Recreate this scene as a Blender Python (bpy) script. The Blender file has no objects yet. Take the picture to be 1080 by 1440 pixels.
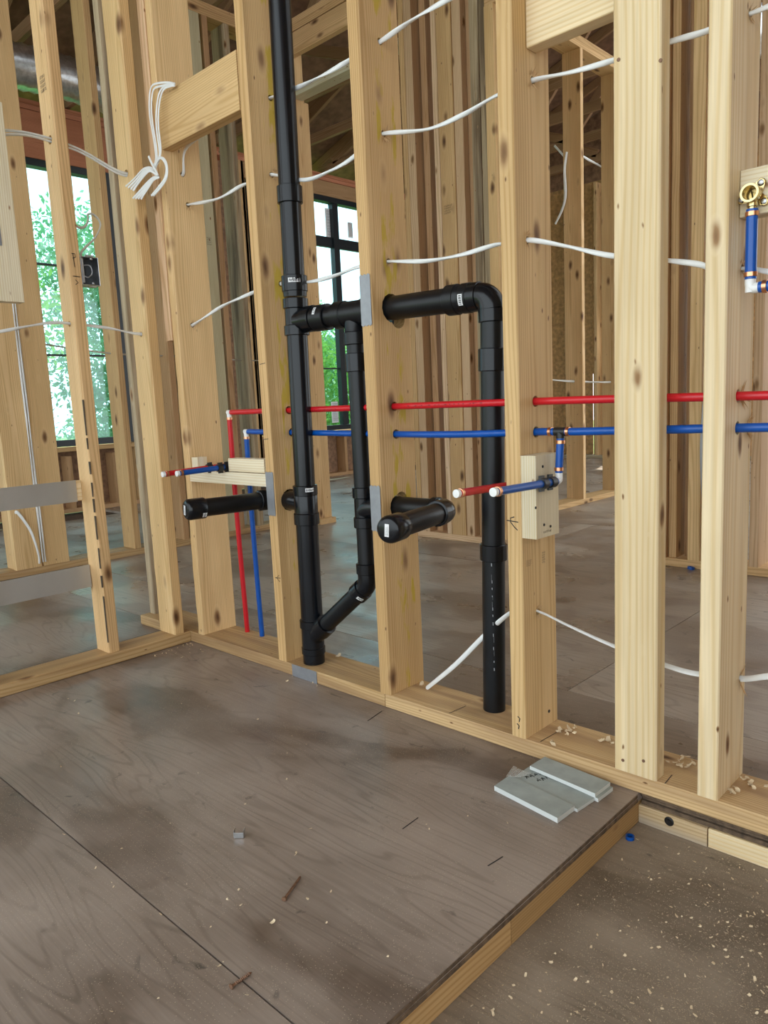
import bpy, bmesh, math, random
from mathutils import Vector, Matrix, noise
random.seed(7)
S = bpy.context.scene
COL = S.collection
# ------------------------------------------------------------------ camera, world, sun, exposure
RR = Vector((0.723595, 0.688644, -0.046683))     # camera right
RD = Vector((0.066452, -0.136826, -0.988364))    # camera down
RF = Vector((-0.687018, 0.712073, -0.144769))    # camera forward
CAM = Vector((2.297, -1.360, 0.811)); FPX = 1047.78
cd = bpy.data.cameras.new('camera'); cam = bpy.data.objects.new('camera', cd); COL.objects.link(cam)
cd.sensor_fit = 'VERTICAL'; cd.sensor_height = 24.0; cd.lens = FPX / 1440 * 24.0; cd.clip_start = 0.02; cd.clip_end = 200
m3 = Matrix((RR, -RD, -RF)).transposed(); cam.matrix_world = Matrix.Translation(CAM) @ m3.to_4x4()
S.camera = cam
W = bpy.data.worlds.new('sky'); S.world = W; W.use_nodes = True
wn = W.node_tree; wn.nodes.clear()
wo = wn.nodes.new('ShaderNodeOutputWorld'); bg = wn.nodes.new('ShaderNodeBackground')
bg.inputs[0].default_value = (0.86, 0.95, 1.0, 1); bg.inputs[1].default_value = 2.3
wn.links.new(bg.outputs[0], wo.inputs[0])
sd = bpy.data.lights.new('sun', 'SUN'); sd.energy = 4.0; sd.angle = 0.01; sd.color = (1.0, 0.90, 0.74)
so = bpy.data.objects.new('sun', sd); COL.objects.link(so)
so.rotation_euler = Vector((0.25, -0.72, -0.80)).to_track_quat('-Z', 'Y').to_euler()
S.view_settings.view_transform = 'Standard'; S.view_settings.look = 'None'
S.view_settings.exposure = 0.36; S.view_settings.gamma = 1.0; S.view_settings.use_curve_mapping = False

def at(px, py, ax, v):
    """photo pixel -> point on the plane where coordinate ax equals v"""
    d = RR * ((px - 540) / FPX) + RD * ((py - 720) / FPX) + RF
    i = 'xyz'.index(ax); t = (v - CAM[i]) / d[i]
    return CAM + d * t

# ------------------------------------------------------------------ materials
def nt(name):
    m = bpy.data.materials.new(name); m.use_nodes = True; t = m.node_tree
    b = t.nodes['Principled BSDF']; return m, t, b
def N(t, typ, **kw):
    n = t.nodes.new('ShaderNode' + typ)
    for k, v in kw.items():
        if k in ('operation', 'blend_type', 'data_type', 'wave_type', 'rings_direction', 'bands_direction', 'feature', 'noise_dimensions', 'mode', 'voronoi_dimensions', 'interpolation_type'): setattr(n, k, v)
        else: n.inputs[k].default_value = v
    return n
def L(t, a, b): t.links.new(a, b)
def ramp(t, fac, stops, interp='LINEAR'):
    r = t.nodes.new('ShaderNodeValToRGB'); r.color_ramp.interpolation = interp
    e = r.color_ramp.elements
    while len(e) < len(stops): e.new(0.5)
    for k, (p, c) in enumerate(stops):
        e[k].position = p; e[k].color = (*c, 1) if len(c) == 3 else c
    L(t, fac, r.inputs[0]); return r.outputs[0]
def mix(t, fac, a, b, bt='MIX'):
    n = t.nodes.new('ShaderNodeMix'); n.data_type = 'RGBA'; n.blend_type = bt
    for s, v in ((n.inputs[0], fac), (n.inputs[6], a), (n.inputs[7], b)):
        if hasattr(v, 'links'): L(t, v, s)
        elif isinstance(v, (int, float)): s.default_value = v
        else: s.default_value = (*v, 1) if len(v) == 3 else v
    return n.outputs[2]
def mth(t, op, a, b=0.0, c=0.0):
    n = t.nodes.new('ShaderNodeMath'); n.operation = op
    for s, v in zip(n.inputs, (a, b, c)):
        if hasattr(v, 'links'): L(t, v, s)
        else: s.default_value = v
    return n.outputs[0]
def plain(name, col, rough=0.5, metal=0.0, spec=0.5, coat=0.0, var=0.0, sc=30.0, bump=0.0):
    m, t, b = nt(name)
    b.inputs['Roughness'].default_value = rough; b.inputs['Metallic'].default_value = metal
    b.inputs['Specular IOR Level'].default_value = spec; b.inputs['Coat Weight'].default_value = coat
    tc = N(t, 'TexCoord'); nz = N(t, 'TexNoise', Scale=sc, Detail=4.0); L(t, tc.outputs['Object'], nz.inputs['Vector'])
    k = max(var, 0.02)
    L(t, ramp(t, nz.outputs['Fac'], [(0.3, [c * (1 - k) for c in col]), (0.7, [min(1, c * (1 + k)) for c in col])]), b.inputs['Base Color'])
    if bump:
        bp = N(t, 'Bump', Strength=bump, Distance=0.002); L(t, nz.outputs['Fac'], bp.inputs['Height']); L(t, bp.outputs[0], b.inputs['Normal'])
    return m

def wood(name, base, ringdark=0.80, knots=0.10, yellow=False, stain=None, pins=0.035, ringscale=52, rough=0.62, pink=0.5):
    """softwood lumber, grain along local Z"""
    m, t, b = nt(name)
    tc = N(t, 'TexCoord'); oi = N(t, 'ObjectInfo')
    off = N(t, 'VectorMath', operation='SCALE'); off.inputs[0].default_value = (7.3, 11.7, 23.1); L(t, oi.outputs['Random'], off.inputs['Scale'])
    ad = N(t, 'VectorMath', operation='ADD'); L(t, tc.outputs['Object'], ad.inputs[0]); L(t, off.outputs[0], ad.inputs[1])
    # ring pattern about a pith set off from the board
    wob = N(t, 'TexNoise', Scale=1.0, Detail=1.5); mp0 = N(t, 'Mapping'); mp0.inputs['Scale'].default_value = (5, 5, 0.9); L(t, ad.outputs[0], mp0.inputs[0]); L(t, mp0.outputs[0], wob.inputs['Vector'])
    wv = N(t, 'VectorMath', operation='MULTIPLY_ADD'); L(t, wob.outputs['Color'], wv.inputs[0]); wv.inputs[1].default_value = (0.05, 0.05, 0); L(t, tc.outputs['Object'], wv.inputs[2])
    pith = N(t, 'VectorMath', operation='MULTIPLY_ADD'); L(t, oi.outputs['Random'], pith.inputs[0]); pith.inputs[1].default_value = (0.13, -0.12, 0); pith.inputs[2].default_value = (-0.09, 0.055, 0)
    wp = N(t, 'VectorMath', operation='ADD'); L(t, wv.outputs[0], wp.inputs[0]); L(t, pith.outputs[0], wp.inputs[1])
    mp1 = N(t, 'Mapping'); mp1.inputs['Scale'].default_value = (1, 1, 0.012); L(t, wp.outputs[0], mp1.inputs[0])
    rg = N(t, 'TexWave', wave_type='RINGS', rings_direction='Z', Scale=ringscale); rg.inputs['Distortion'].default_value = 1.2; rg.inputs['Detail'].default_value = 1.0; rg.inputs['Detail Scale'].default_value = 0.4
    L(t, mp1.outputs[0], rg.inputs['Vector'])
    ringf = ramp(t, rg.outputs['Fac'], [(0.0, (0, 0, 0)), (0.55, (0.15, 0.15, 0.15)), (0.86, (0.75, 0.75, 0.75)), (1.0, (1, 1, 1))])
    dark = [c * ringdark * s for c, s in zip(base, (1.0, 0.93, 0.80))]
    col = mix(t, ringf, base, dark)
    # fibre streaks
    mp2 = N(t, 'Mapping'); mp2.inputs['Scale'].default_value = (260, 260, 5); L(t, ad.outputs[0], mp2.inputs[0])
    fb = N(t, 'TexNoise', Scale=1.0, Detail=3.0); L(t, mp2.outputs[0], fb.inputs['Vector'])
    col = mix(t, 0.55, col, ramp(t, fb.outputs['Fac'], [(0.25, (0.80, 0.78, 0.74)), (0.7, (1.06, 1.05, 1.04))]), 'MULTIPLY')
    # broad blotches
    mp3 = N(t, 'Mapping'); mp3.inputs['Scale'].default_value = (14, 14, 2.2); L(t, ad.outputs[0], mp3.inputs[0])
    bl = N(t, 'TexNoise', Scale=1.0, Detail=3.0); L(t, mp3.outputs[0], bl.inputs['Vector'])
    col = mix(t, 0.8, col, ramp(t, bl.outputs['Fac'], [(0.3, (0.86, 0.82, 0.76)), (0.65, (1.05, 1.05, 1.05))]), 'MULTIPLY')
    if stain:
        mp6 = N(t, 'Mapping'); mp6.inputs['Scale'].default_value = (22, 22, 1.6); L(t, ad.outputs[0], mp6.inputs[0])
        sn = N(t, 'TexNoise', Scale=1.0, Detail=5.0); L(t, mp6.outputs[0], sn.inputs['Vector'])
        col = mix(t, ramp(t, sn.outputs['Fac'], [(0.46, (0, 0, 0)), (0.66, (0.85, 0.85, 0.85))]), col, stain)
    # knots
    for scl, thr, sd_ in (((11, 11, 4.6), knots * 1.45, 0.0), ((24, 24, 10), pins * 1.7, 5.0)):
        if thr <= 0: continue
        mp4 = N(t, 'Mapping'); mp4.inputs['Scale'].default_value = scl; mp4.inputs['Location'].default_value = (sd_, sd_, sd_); L(t, ad.outputs[0], mp4.inputs[0])
        wn2 = N(t, 'TexNoise', Scale=4.0, Detail=2.0); L(t, mp4.outputs[0], wn2.inputs['Vector'])
        wd = N(t, 'VectorMath', operation='MULTIPLY_ADD'); L(t, wn2.outputs['Color'], wd.inputs[0]); wd.inputs[1].default_value = (0.10, 0.10, 0.06); L(t, mp4.outputs[0], wd.inputs[2])
        vo = N(t, 'TexVoronoi', Scale=1.0); L(t, wd.outputs[0], vo.inputs['Vector'])
        kc = ramp(t, vo.outputs['Distance'], [(0.0, (0.07, 0.035, 0.014)), (thr * 0.35, (0.13, 0.062, 0.024)), (thr * 0.8, (0.33, 0.19, 0.085)), (thr * 1.5, base)])
        kf = ramp(t, vo.outputs['Distance'], [(thr * 0.75, (1, 1, 1)), (thr * 1.7, (0, 0, 0))])
        col = mix(t, kf, col, kc)
    if yellow:
        mp5 = N(t, 'Mapping'); mp5.inputs['Scale'].default_value = (30, 30, 9); L(t, ad.outputs[0], mp5.inputs[0])
        yn = N(t, 'TexNoise', Scale=1.0, Detail=4.0); L(t, mp5.outputs[0], yn.inputs['Vector'])
        sx = N(t, 'SeparateXYZ'); L(t, tc.outputs['Object'], sx.inputs[0])
        band = mth(t, 'LESS_THAN', mth(t, 'ABSOLUTE', mth(t, 'ADD', sx.outputs[1], -0.012)), 0.034)
        col = mix(t, mth(t, 'MULTIPLY', band, ramp(t, yn.outputs['Fac'], [(0.53, (0, 0, 0)), (0.61, (0.8, 0.8, 0.8))])), col, (0.50, 0.36, 0.012))
    # per-board tint
    rv = mth(t, 'FRACT', mth(t, 'MULTIPLY', oi.outputs['Random'], 37.7))
    tint = ramp(t, rv, [(0.0, (0.84, 0.80, 0.74)), (0.4, (1.0, 0.97, 0.93)), (0.75, (1.06, 1.05, 1.06)), (1.0, (1.0, 0.90 + 0.04 * (1 - pink), 0.80))])
    col = mix(t, 0.85, col, tint, 'MULTIPLY')
    L(t, col, b.inputs['Base Color']); b.inputs['Roughness'].default_value = rough; b.inputs['Specular IOR Level'].default_value = 0.3
    bp = N(t, 'Bump', Strength=0.25, Distance=0.0015); L(t, fb.outputs['Fac'], bp.inputs['Height']); L(t, bp.outputs[0], b.inputs['Normal'])
    return m

def plywood(name, base, light, rough=0.5, dust=0.5, specks=True):
    """sheathing, face grain along local X"""
    m, t, b = nt(name)
    tc = N(t, 'TexCoord'); oi = N(t, 'ObjectInfo')
    off = N(t, 'VectorMath', operation='SCALE'); off.inputs[0].default_value = (17.3, 9.7, 3.1); L(t, oi.outputs['Random'], off.inputs['Scale'])
    ad = N(t, 'VectorMath', operation='ADD'); L(t, tc.outputs['Object'], ad.inputs[0]); L(t, off.outputs[0], ad.inputs[1])
    def no(scl, detail=3.0, dist=0.0):
        mp = N(t, 'Mapping'); mp.inputs['Scale'].default_value = scl; L(t, ad.outputs[0], mp.inputs[0])
        n = N(t, 'TexNoise', Scale=1.0, Detail=detail); n.inputs['Distortion'].default_value = dist; L(t, mp.outputs[0], n.inputs['Vector']); return n.outputs['Fac']
    big = no((1.7, 2.6, 1), 3.0, 0.6)
    col = ramp(t, big, [(0.30, [c * .8 for c in base]), (0.455, base), (0.495, [a * 0.5 + c * 0.5 for a, c in zip(base, light)]), (0.70, light)])
    # flowing early/late wood lines
    mp = N(t, 'Mapping'); mp.inputs['Scale'].default_value = (0.55, 4.2, 1); L(t, ad.outputs[0], mp.inputs[0])
    dn = N(t, 'TexNoise', Scale=1.3, Detail=2.0); L(t, mp.outputs[0], dn.inputs['Vector'])
    sw = mth(t, 'SINE', mth(t, 'MULTIPLY', dn.outputs['Fac'], 150.0))
    col = mix(t, mth(t, 'MULTIPLY', ramp(t, sw, [(0.55, (0, 0, 0)), (1.0, (1, 1, 1))]), mth(t, 'MULTIPLY', no((2.2, 3, 1), 2), 0.62)), col, [c * 0.58 for c in base])
    fine = no((6, 150, 1), 3.0)
    col = mix(t, 0.6, col, ramp(t, fine, [(0.3, (0.80, 0.79, 0.78)), (0.7, (1.08, 1.08, 1.08))]), 'MULTIPLY')
    # dark scuffs and knots
    sc = no((19, 24, 1), 4.0, 0.8)
    col = mix(t, ramp(t, sc, [(0.66, (0, 0, 0)), (0.74, (0.75, 0.75, 0.75))]), col, (0.035, 0.030, 0.027))
    # dust film and saw dust specks
    du = no((4.5, 4.5, 1), 6.0)
    dcol = [min(1, c * 1.35 + 0.03) for c in light]
    col = mix(t, mth(t, 'MULTIPLY', ramp(t, du, [(0.42, (0, 0, 0)), (0.70, (1, 1, 1))]), dust), col, dcol)
    if specks:
        vo = N(t, 'TexVoronoi', Scale=210.0); L(t, ad.outputs[0], vo.inputs['Vector'])
        pk = mth(t, 'MULTIPLY', mth(t, 'LESS_THAN', vo.outputs['Distance'], 0.16), mth(t, 'GREATER_THAN', no((7, 7, 1), 2), 0.47))
        col = mix(t, mth(t, 'MULTIPLY', pk, 0.65), col, (0.55, 0.46, 0.34))
    L(t, col, b.inputs['Base Color'])
    L(t, ramp(t, du, [(0.35, (rough - .10,) * 3), (0.7, (rough + .14,) * 3)]), b.inputs['Roughness']); b.inputs['Specular IOR Level'].default_value = 0.5
    bp = N(t, 'Bump', Strength=0.2, Distance=0.002); L(t, fine, bp.inputs['Height']); L(t, bp.outputs[0], b.inputs['Normal'])
    return m

M = {}
M['pine'] = wood('pine', (0.745, 0.53, 0.275), ringdark=.84)
M['pine_pale'] = wood('pine_pale', (0.78, 0.645, 0.42), ringdark=0.91, knots=0.075, ringscale=34)
M['pine_tan'] = wood('pine_tan', (0.70, 0.475, 0.245), knots=0.11)
M['pine_yel'] = wood('pine_crayon', (0.68, 0.46, 0.225), yellow=True, knots=0.11)
M['pine_pink'] = wood('pine_pink', (0.72, 0.52, 0.34), knots=0.09)
M['pine_brown'] = wood('pine_brown', (0.52, 0.33, 0.18), knots=0.06)
M['pine_grey'] = wood('pine_weathered', (0.50, 0.41, 0.28), stain=(0.13, 0.085, 0.05), knots=0.08)
M['pine_white'] = wood('pine_white', (0.80, 0.74, 0.58), knots=0.05, ringdark=0.9, pins=0.05)
M['pine_green'] = wood('pine_treated', (0.62, 0.62, 0.47), knots=0.05, ringdark=0.9, pins=0.05)
M['pine_red'] = wood('beam_red', (0.62, 0.26, 0.15), knots=0.09)
M['plate'] = wood('plate_wood', (0.60, 0.42, 0.22), stain=(0.33, 0.20, 0.10), knots=0.08)
M['rim'] = wood('rim_wood', (0.52, 0.34, 0.16), knots=0.05)
M['rim_pale'] = wood('rim_pale', (0.62, 0.48, 0.30), stain=(0.42, 0.36, 0.29), knots=0.06)
M['truss'] = wood('truss_wood', (0.36, 0.22, 0.125), knots=0.05)
M['ply'] = plywood('plywood_floor', (0.150, 0.107, 0.080), (0.325, 0.262, 0.218), rough=0.40, dust=0.38)
M['ply_back_lit'] = plywood('plywood_beyond_lit', (0.25, 0.190, 0.145), (0.42, 0.355, 0.29), rough=0.36, dust=0.25)  # lighter copy of the floor plywood, brighter light beyond put into the colour
M['ply_low'] = plywood('plywood_recess', (0.185, 0.138, 0.094), (0.29, 0.232, 0.172), rough=0.7, dust=0.7)
M['ply_edge'] = plain('plywood_edge', (0.115, 0.075, 0.045), 0.9, var=0.5, sc=70, bump=0.5)
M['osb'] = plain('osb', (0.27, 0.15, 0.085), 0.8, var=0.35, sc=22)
M['osb_warm_lit'] = plain('osb_warm_lit', (0.52, 0.30, 0.12), 0.8, var=0.3, sc=22)  # orange light on the far sheathing put into the board colour
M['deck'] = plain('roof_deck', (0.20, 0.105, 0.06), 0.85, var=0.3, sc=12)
M['abs'] = plain('abs_black', (0.0045, 0.0056, 0.0078), 0.22, spec=0.36, var=0.3, sc=14)
M['abs_matte'] = plain('abs_matte', (0.005, 0.0058, 0.0072), 0.34, spec=0.34, var=0.3, sc=20)
M['red'] = plain('pex_red', (0.56, 0.010, 0.018), 0.30, var=0.06)
M['red_dark'] = plain('pex_red_print', (0.25, 0.006, 0.010), 0.4)
M['blue'] = plain('pex_blue', (0.002, 0.075, 0.36), 0.28, var=0.06)
M['white'] = plain('white_plastic', (0.80, 0.80, 0.78), 0.35)
M['sticker'] = plain('sticker_white', (0.80, 0.80, 0.80), 0.5)
M['ink'] = plain('ink_black', (0.012, 0.012, 0.014), 0.6)
M['ink_soft'] = plain('stamp_ink', (0.10, 0.075, 0.05), 0.8)
M['copper'] = plain('copper', (0.72, 0.36, 0.20), 0.28, metal=1.0)
M['black'] = plain('black_plastic', (0.010, 0.010, 0.011), 0.38)
M['brass'] = plain('brass', (0.62, 0.49, 0.24), 0.25, metal=1.0)
M['galv'] = plain('galvanised', (0.62, 0.64, 0.66), 0.33, metal=1.0, var=0.12, sc=60)
M['strip'] = plain('steel_strip', (0.50, 0.50, 0.485), 0.42, metal=0.6, var=0.04, sc=12)
M['nailplate'] = plain('nail_plate_steel', (0.30, 0.31, 0.33), 0.5, metal=0.55, var=0.08, sc=50)
M['steel'] = plain('steel', (0.45, 0.45, 0.46), 0.35, metal=1.0)
M['rust'] = plain('rusty_nail', (0.20, 0.105, 0.06), 0.6, metal=0.3, var=0.3, sc=200)
M['cable'] = plain('cable_white', (0.78, 0.79, 0.77), 0.40)
M['cable_g'] = plain('cable_grey', (0.52, 0.49, 0.43), 0.5)
M['conduit'] = plain('conduit_grey', (0.40, 0.41, 0.42), 0.45)
M['board'] = plain('fibre_board', (0.33, 0.365, 0.345), 0.75, var=0.14, sc=26)
M['board_edge'] = plain('fibre_board_edge', (0.58, 0.60, 0.58), 0.8)
M['shave'] = plain('shaving', (0.70, 0.56, 0.37), 0.8, var=0.1)
M['fibre'] = plain('torn_fibre', (0.58, 0.38, 0.19), 0.8, var=0.2)
M['dust'] = plain('saw_dust', (0.38, 0.295, 0.20), 0.9, var=0.15)
M['frame'] = plain('window_black', (0.012, 0.017, 0.022), 0.35)
M['duct'] = plain('duct_foil', (0.62, 0.64, 0.66), 0.30, metal=0.9, var=0.2, sc=40, bump=0.6)
M['foil_poly'] = plain('poly_sheet', (0.60, 0.60, 0.60), 0.4, var=0.15, sc=10)
M['bluewrap'] = plain('blue_wrap', (0.03, 0.14, 0.42), 0.6, var=0.3, sc=6)
M['grass'] = plain('lawn', (0.16, 0.30, 0.06), 0.9, var=0.35, sc=3)
M['bark'] = plain('bark', (0.10, 0.075, 0.05), 0.9, var=0.3, sc=20)
M['siding'] = plain('siding', (0.62, 0.63, 0.62), 0.8)
M['shingle'] = plain('shingle', (0.12, 0.12, 0.125), 0.9, var=0.3, sc=8)
M['yellow'] = plain('yellow_edge', (0.62, 0.52, 0.12), 0.5)
def leafmat(name, col):
    m, t, b = nt(name)
    oi = N(t, 'TexCoord'); nz = N(t, 'TexNoise', Scale=1.3, Detail=3.0); L(t, oi.outputs['Object'], nz.inputs['Vector'])
    L(t, ramp(t, nz.outputs['Fac'], [(0.35, [c * 0.6 for c in col]), (0.55, col), (0.68, (col[0] * 2.6, col[1] * 1.4, col[2]))]), b.inputs['Base Color'])
    b.inputs['Roughness'].default_value = 0.5
    tr = N(t, 'BsdfTranslucent', Color=(col[0] * 1.3, col[1] * 1.2, col[2], 1)); mx = N(t, 'MixShader', Fac=0.45)
    L(t, b.outputs[0], mx.inputs[1]); L(t, tr.outputs[0], mx.inputs[2]); L(t, mx.outputs[0], t.nodes['Material Output'].inputs[0]); return m
M['leaf'] = leafmat('leaf', (0.20, 0.42, 0.10))
M['leaf2'] = leafmat('leaf_blue', (0.15, 0.38, 0.20))
def glassmat():
    m, t, b = nt('window_glass'); t.nodes.remove(b)
    tr = N(t, 'BsdfTransparent', Color=(0.74, 0.94, 0.97, 1)); gl = N(t, 'BsdfGlossy', Roughness=0.03)
    mx = N(t, 'MixShader', Fac=0.06)
    L(t, tr.outputs[0], mx.inputs[1]); L(t, gl.outputs[0], mx.inputs[2]); L(t, mx.outputs[0], t.nodes['Material Output'].inputs[0]); return m
M['glass'] = glassmat()
def polymat():
    m, t, b = nt('clear_film'); tr = N(t, 'BsdfTransparent'); mx = N(t, 'MixShader', Fac=0.30)
    b.inputs['Base Color'].default_value = (0.7, 0.7, 0.66, 1); b.inputs['Roughness'].default_value = 0.25
    L(t, tr.outputs[0], mx.inputs[1]); L(t, b.outputs[0], mx.inputs[2]); L(t, mx.outputs[0], t.nodes['Material Output'].inputs[0]); return m
M['film'] = polymat()

# ------------------------------------------------------------------ builders
def link(name, me, mat, parent=None, smooth=None, mw=None):
    if smooth is not None:
        bm = bmesh.new(); bm.from_mesh(me)
        for f in bm.faces: f.smooth = True
        for e in bm.edges:
            if len(e.link_faces) == 2 and e.calc_face_angle(0) > math.radians(smooth): e.smooth = False
        bm.to_mesh(me); bm.free()
    if not me.materials: me.materials.append(M[mat] if isinstance(mat, str) else mat)
    o = bpy.data.objects.new(name, me); COL.objects.link(o)
    if mw is not None: o.matrix_world = mw
    if parent is not None: o.parent = parent
    return o
def tag(o, label=None, cat=None, group=None, kind=None):
    if label: o['label'] = label
    if cat: o['category'] = cat
    if group: o['group'] = group
    if kind: o['kind'] = kind
    return o
def empty(name, label=None, cat=None, group=None, kind=None, loc=(0, 0, 0)):
    o = bpy.data.objects.new(name, None); COL.objects.link(o); o.empty_display_size = 0.05; o.location = loc
    return tag(o, label, cat, group, kind)
def mesh(name, v, f):
    me = bpy.data.meshes.new(name); me.from_pydata([tuple(x) for x in v], [], f); me.update(); return me

def lumber_mesh(L_, w, d, ease=0.0025, seg=1, wane=None, bow=0.0, seed=0):
    """board along local Z, width w on X, depth d on Y; eased edges; wane = dict(corner->size) rough bark edge"""
    v = []; f = []
    n = seg + 1
    for i in range(n):
        z = L_ * i / seg
        bx = bow * math.sin(math.pi * i / seg)
        cs = []
        for c, (sx, sy) in enumerate(((-1, -1), (1, -1), (1, 1), (-1, 1))):
            e = ease
            if wane and c in wane:
                a = noise.noise(Vector((z * 3.1, seed, c))) * 0.5 + 0.5 * noise.noise(Vector((z * 11, seed + 3, c)))
                e = ease + max(0.0, wane[c] * (0.75 + 1.1 * a))
            x, y = sx * w / 2, sy * d / 2
            ex = min(e, w * 0.45); ey = min(e, d * 0.3)
            p1 = (x - sx * ex, y); p2 = (x, y - sy * ey)
            cs += [p1, p2] if c in (1, 3) else [p2, p1]
        # order: corner0 (p2 then p1) -> ccw
        for (x, y) in cs: v.append((x + bx, y, z))
    for i in range(n - 1):
        for k in range(8):
            a = i * 8 + k; b_ = i * 8 + (k + 1) % 8
            f.append((a, b_, b_ + 8, a + 8))
    f.append(tuple(reversed(range(8)))); f.append(tuple(range((n - 1) * 8, n * 8)))
    return mesh('board', v, f)
def frame_mat(o, z, x):
    z = Vector(z).normalized(); x = Vector(x); x = (x - z * x.dot(z)).normalized(); y = z.cross(x)
    return Matrix.Translation(Vector(o)) @ Matrix((x, y, z)).transposed().to_4x4()
def lumber(name, p0, p1, w, d, xdir, mat, parent, label=None, **kw):
    p0, p1 = Vector(p0), Vector(p1)
    me = lumber_mesh((p1 - p0).length, w, d, **kw)
    o = link(name, me, mat, None, None, frame_mat(p0, p1 - p0, xdir))
    if parent is not None: o.parent = parent
    if label: o['label'] = label
    return o
STUDTOP = 3.14
def stud(parent, x0, x1, y0, y1, z0=0.038, z1=STUDTOP, mat='pine', name='stud', label=None, lean=(0, 0), **kw):
    cx, cy = (x0 + x1) / 2, (y0 + y1) / 2
    return lumber(name, (cx, cy, z0), (cx + lean[0], cy + lean[1], z1), x1 - x0, y1 - y0, (1, 0, 0), mat, parent, label, **kw)
def boxm(parent, name, x0, x1, y0, y1, z0, z1, mat, label=None, ease=0.0015):
    """board lying along its longest side"""
    e = (x1 - x0, y1 - y0, z1 - z0); a = max(range(3), key=lambda i: e[i])
    c = [(x0 + x1) / 2, (y0 + y1) / 2, (z0 + z1) / 2]; p0 = list(c); p1 = list(c); p0[a] = (x0, y0, z0)[a]; p1[a] = (x1, y1, z1)[a]
    xd = [(0, 1, 0), (0, 0, 1), (1, 0, 0)][a]; w, d = [(e[1], e[2]), (e[2], e[0]), (e[0], e[1])][a]
    return lumber(name, p0, p1, w, d, xd, mat, parent, label, ease=min(ease, w * .3, d * .3))
def cut(o, tubes):
    """bore holes: tubes = [(p0, p1, r)] in world space"""
    vv = []; ff = []
    for p0, p1, r in tubes:
        mw = frame_mat(p0, Vector(p1) - Vector(p0), (0.31, 0.17, 0.93)); Ln = (Vector(p1) - Vector(p0)).length; b0 = len(vv)
        for zz in (0, Ln):
            for k in range(14):
                a = 2 * math.pi * k / 14; vv.append(mw @ Vector((r * math.cos(a), r * math.sin(a), zz)))
        for k in range(14):
            ff.append((b0 + k, b0 + (k + 1) % 14, b0 + 14 + (k + 1) % 14, b0 + 14 + k))
        ff.append(tuple(b0 + k for k in reversed(range(14)))); ff.append(tuple(b0 + 14 + k for k in range(14)))
    c = link('cutter', mesh('cutter', vv, ff), 'black')
    md = o.modifiers.new('bore', 'BOOLEAN'); md.operation = 'DIFFERENCE'; md.solver = 'EXACT'; md.object = c; md.use_self = False
    bpy.context.view_layer.update()
    me = bpy.data.meshes.new_from_object(o.evaluated_get(bpy.context.evaluated_depsgraph_get()))
    o.modifiers.clear(); o.data = me
    bpy.data.objects.remove(c)

def bez(pts, n=6):
    """Catmull-Rom through points"""
    P = [Vector(p) for p in pts]; out = []
    for i in range(len(P) - 1):
        a = P[i - 1] if i else P[i] * 2 - P[i + 1]; b_, c = P[i], P[i + 1]; d = P[i + 2] if i + 2 < len(P) else P[i + 1] * 2 - P[i]
        for k in range(n):
            t = k / n
            out.append(0.5 * ((2 * b_) + (c - a) * t + (2 * a - 5 * b_ + 4 * c - d) * t * t + (3 * b_ - a - 3 * c + d) * t ** 3))
    out.append(P[-1]); return out
def sweep(path, r, seg=12, flat=1.0, twist=0.0, v=None, f=None, cap=True):
    v = [] if v is None else v; f = [] if f is None else f; b0 = len(v); n = len(path)
    up = Vector((0.13, 0.21, 0.97)); ang = 0
    for i, p in enumerate(path):
        t = (path[min(i + 1, n - 1)] - path[max(i - 1, 0)]).normalized()
        x = up - t * up.dot(t)
        if x.length < 1e-3: x = Vector((1, 0, 0)) - t * t.x
        x.normalize(); y = t.cross(x); up = x
        if i: ang += twist * (path[i] - path[i - 1]).length
        for k in range(seg):
            a = 2 * math.pi * k / seg; cx, cy = r * math.cos(a), r * flat * math.sin(a)
            q = (cx * math.cos(ang) - cy * math.sin(ang), cx * math.sin(ang) + cy * math.cos(ang))
            v.append(p + x * q[0] + y * q[1])
    for i in range(n - 1):
        for k in range(seg):
            a = b0 + i * seg + k; c = b0 + i * seg + (k + 1) % seg; f.append((a, c, c + seg, a + seg))
    if cap:
        f.append(tuple(b0 + k for k in reversed(range(seg)))); f.append(tuple(b0 + (n - 1) * seg + k for k in range(seg)))
    return v, f
def tube(name, path, r, mat, parent=None, seg=12, flat=1.0, twist=0.0, smooth=50, label=None):
    v, f = sweep([Vector(p) for p in path], r, seg, flat, twist)
    o = link(name, mesh(name, v, f), mat, parent, smooth)
    if label: o['label'] = label
    return o
def lathe(p, d, prof, seg=28, v=None, f=None):
    """profile [(t, r)] along direction d from p"""
    v = [] if v is None else v; f = [] if f is None else f; b0 = len(v)
    mw = frame_mat(p, d, (0.31, 0.83, 0.45)); n = len(prof)
    for t, r in prof:
        for k in range(seg):
            a = 2 * math.pi * k / seg; v.append(mw @ Vector((r * math.cos(a), r * math.sin(a), t)))
    for i in range(n - 1):
        for k in range(seg):
            a = b0 + i * seg + k; c = b0 + i * seg + (k + 1) % seg; f.append((a, c, c + seg, a + seg))
    f.append(tuple(b0 + k for k in reversed(range(seg)))); f.append(tuple(b0 + (n - 1) * seg + k for k in range(seg)))
    return v, f
def lo(name, p, d, prof, mat, parent=None, seg=28, smooth=35):
    v, f = lathe(p, d, prof, seg); return link(name, mesh(name, v, f), mat, parent, smooth)
def hub(a, b_, r):      # socket profile between a and b with rounded lips
    return [(a, r - .002), (a + .0015, r), (b_ - .0015, r), (b_, r - .002)]
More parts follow.
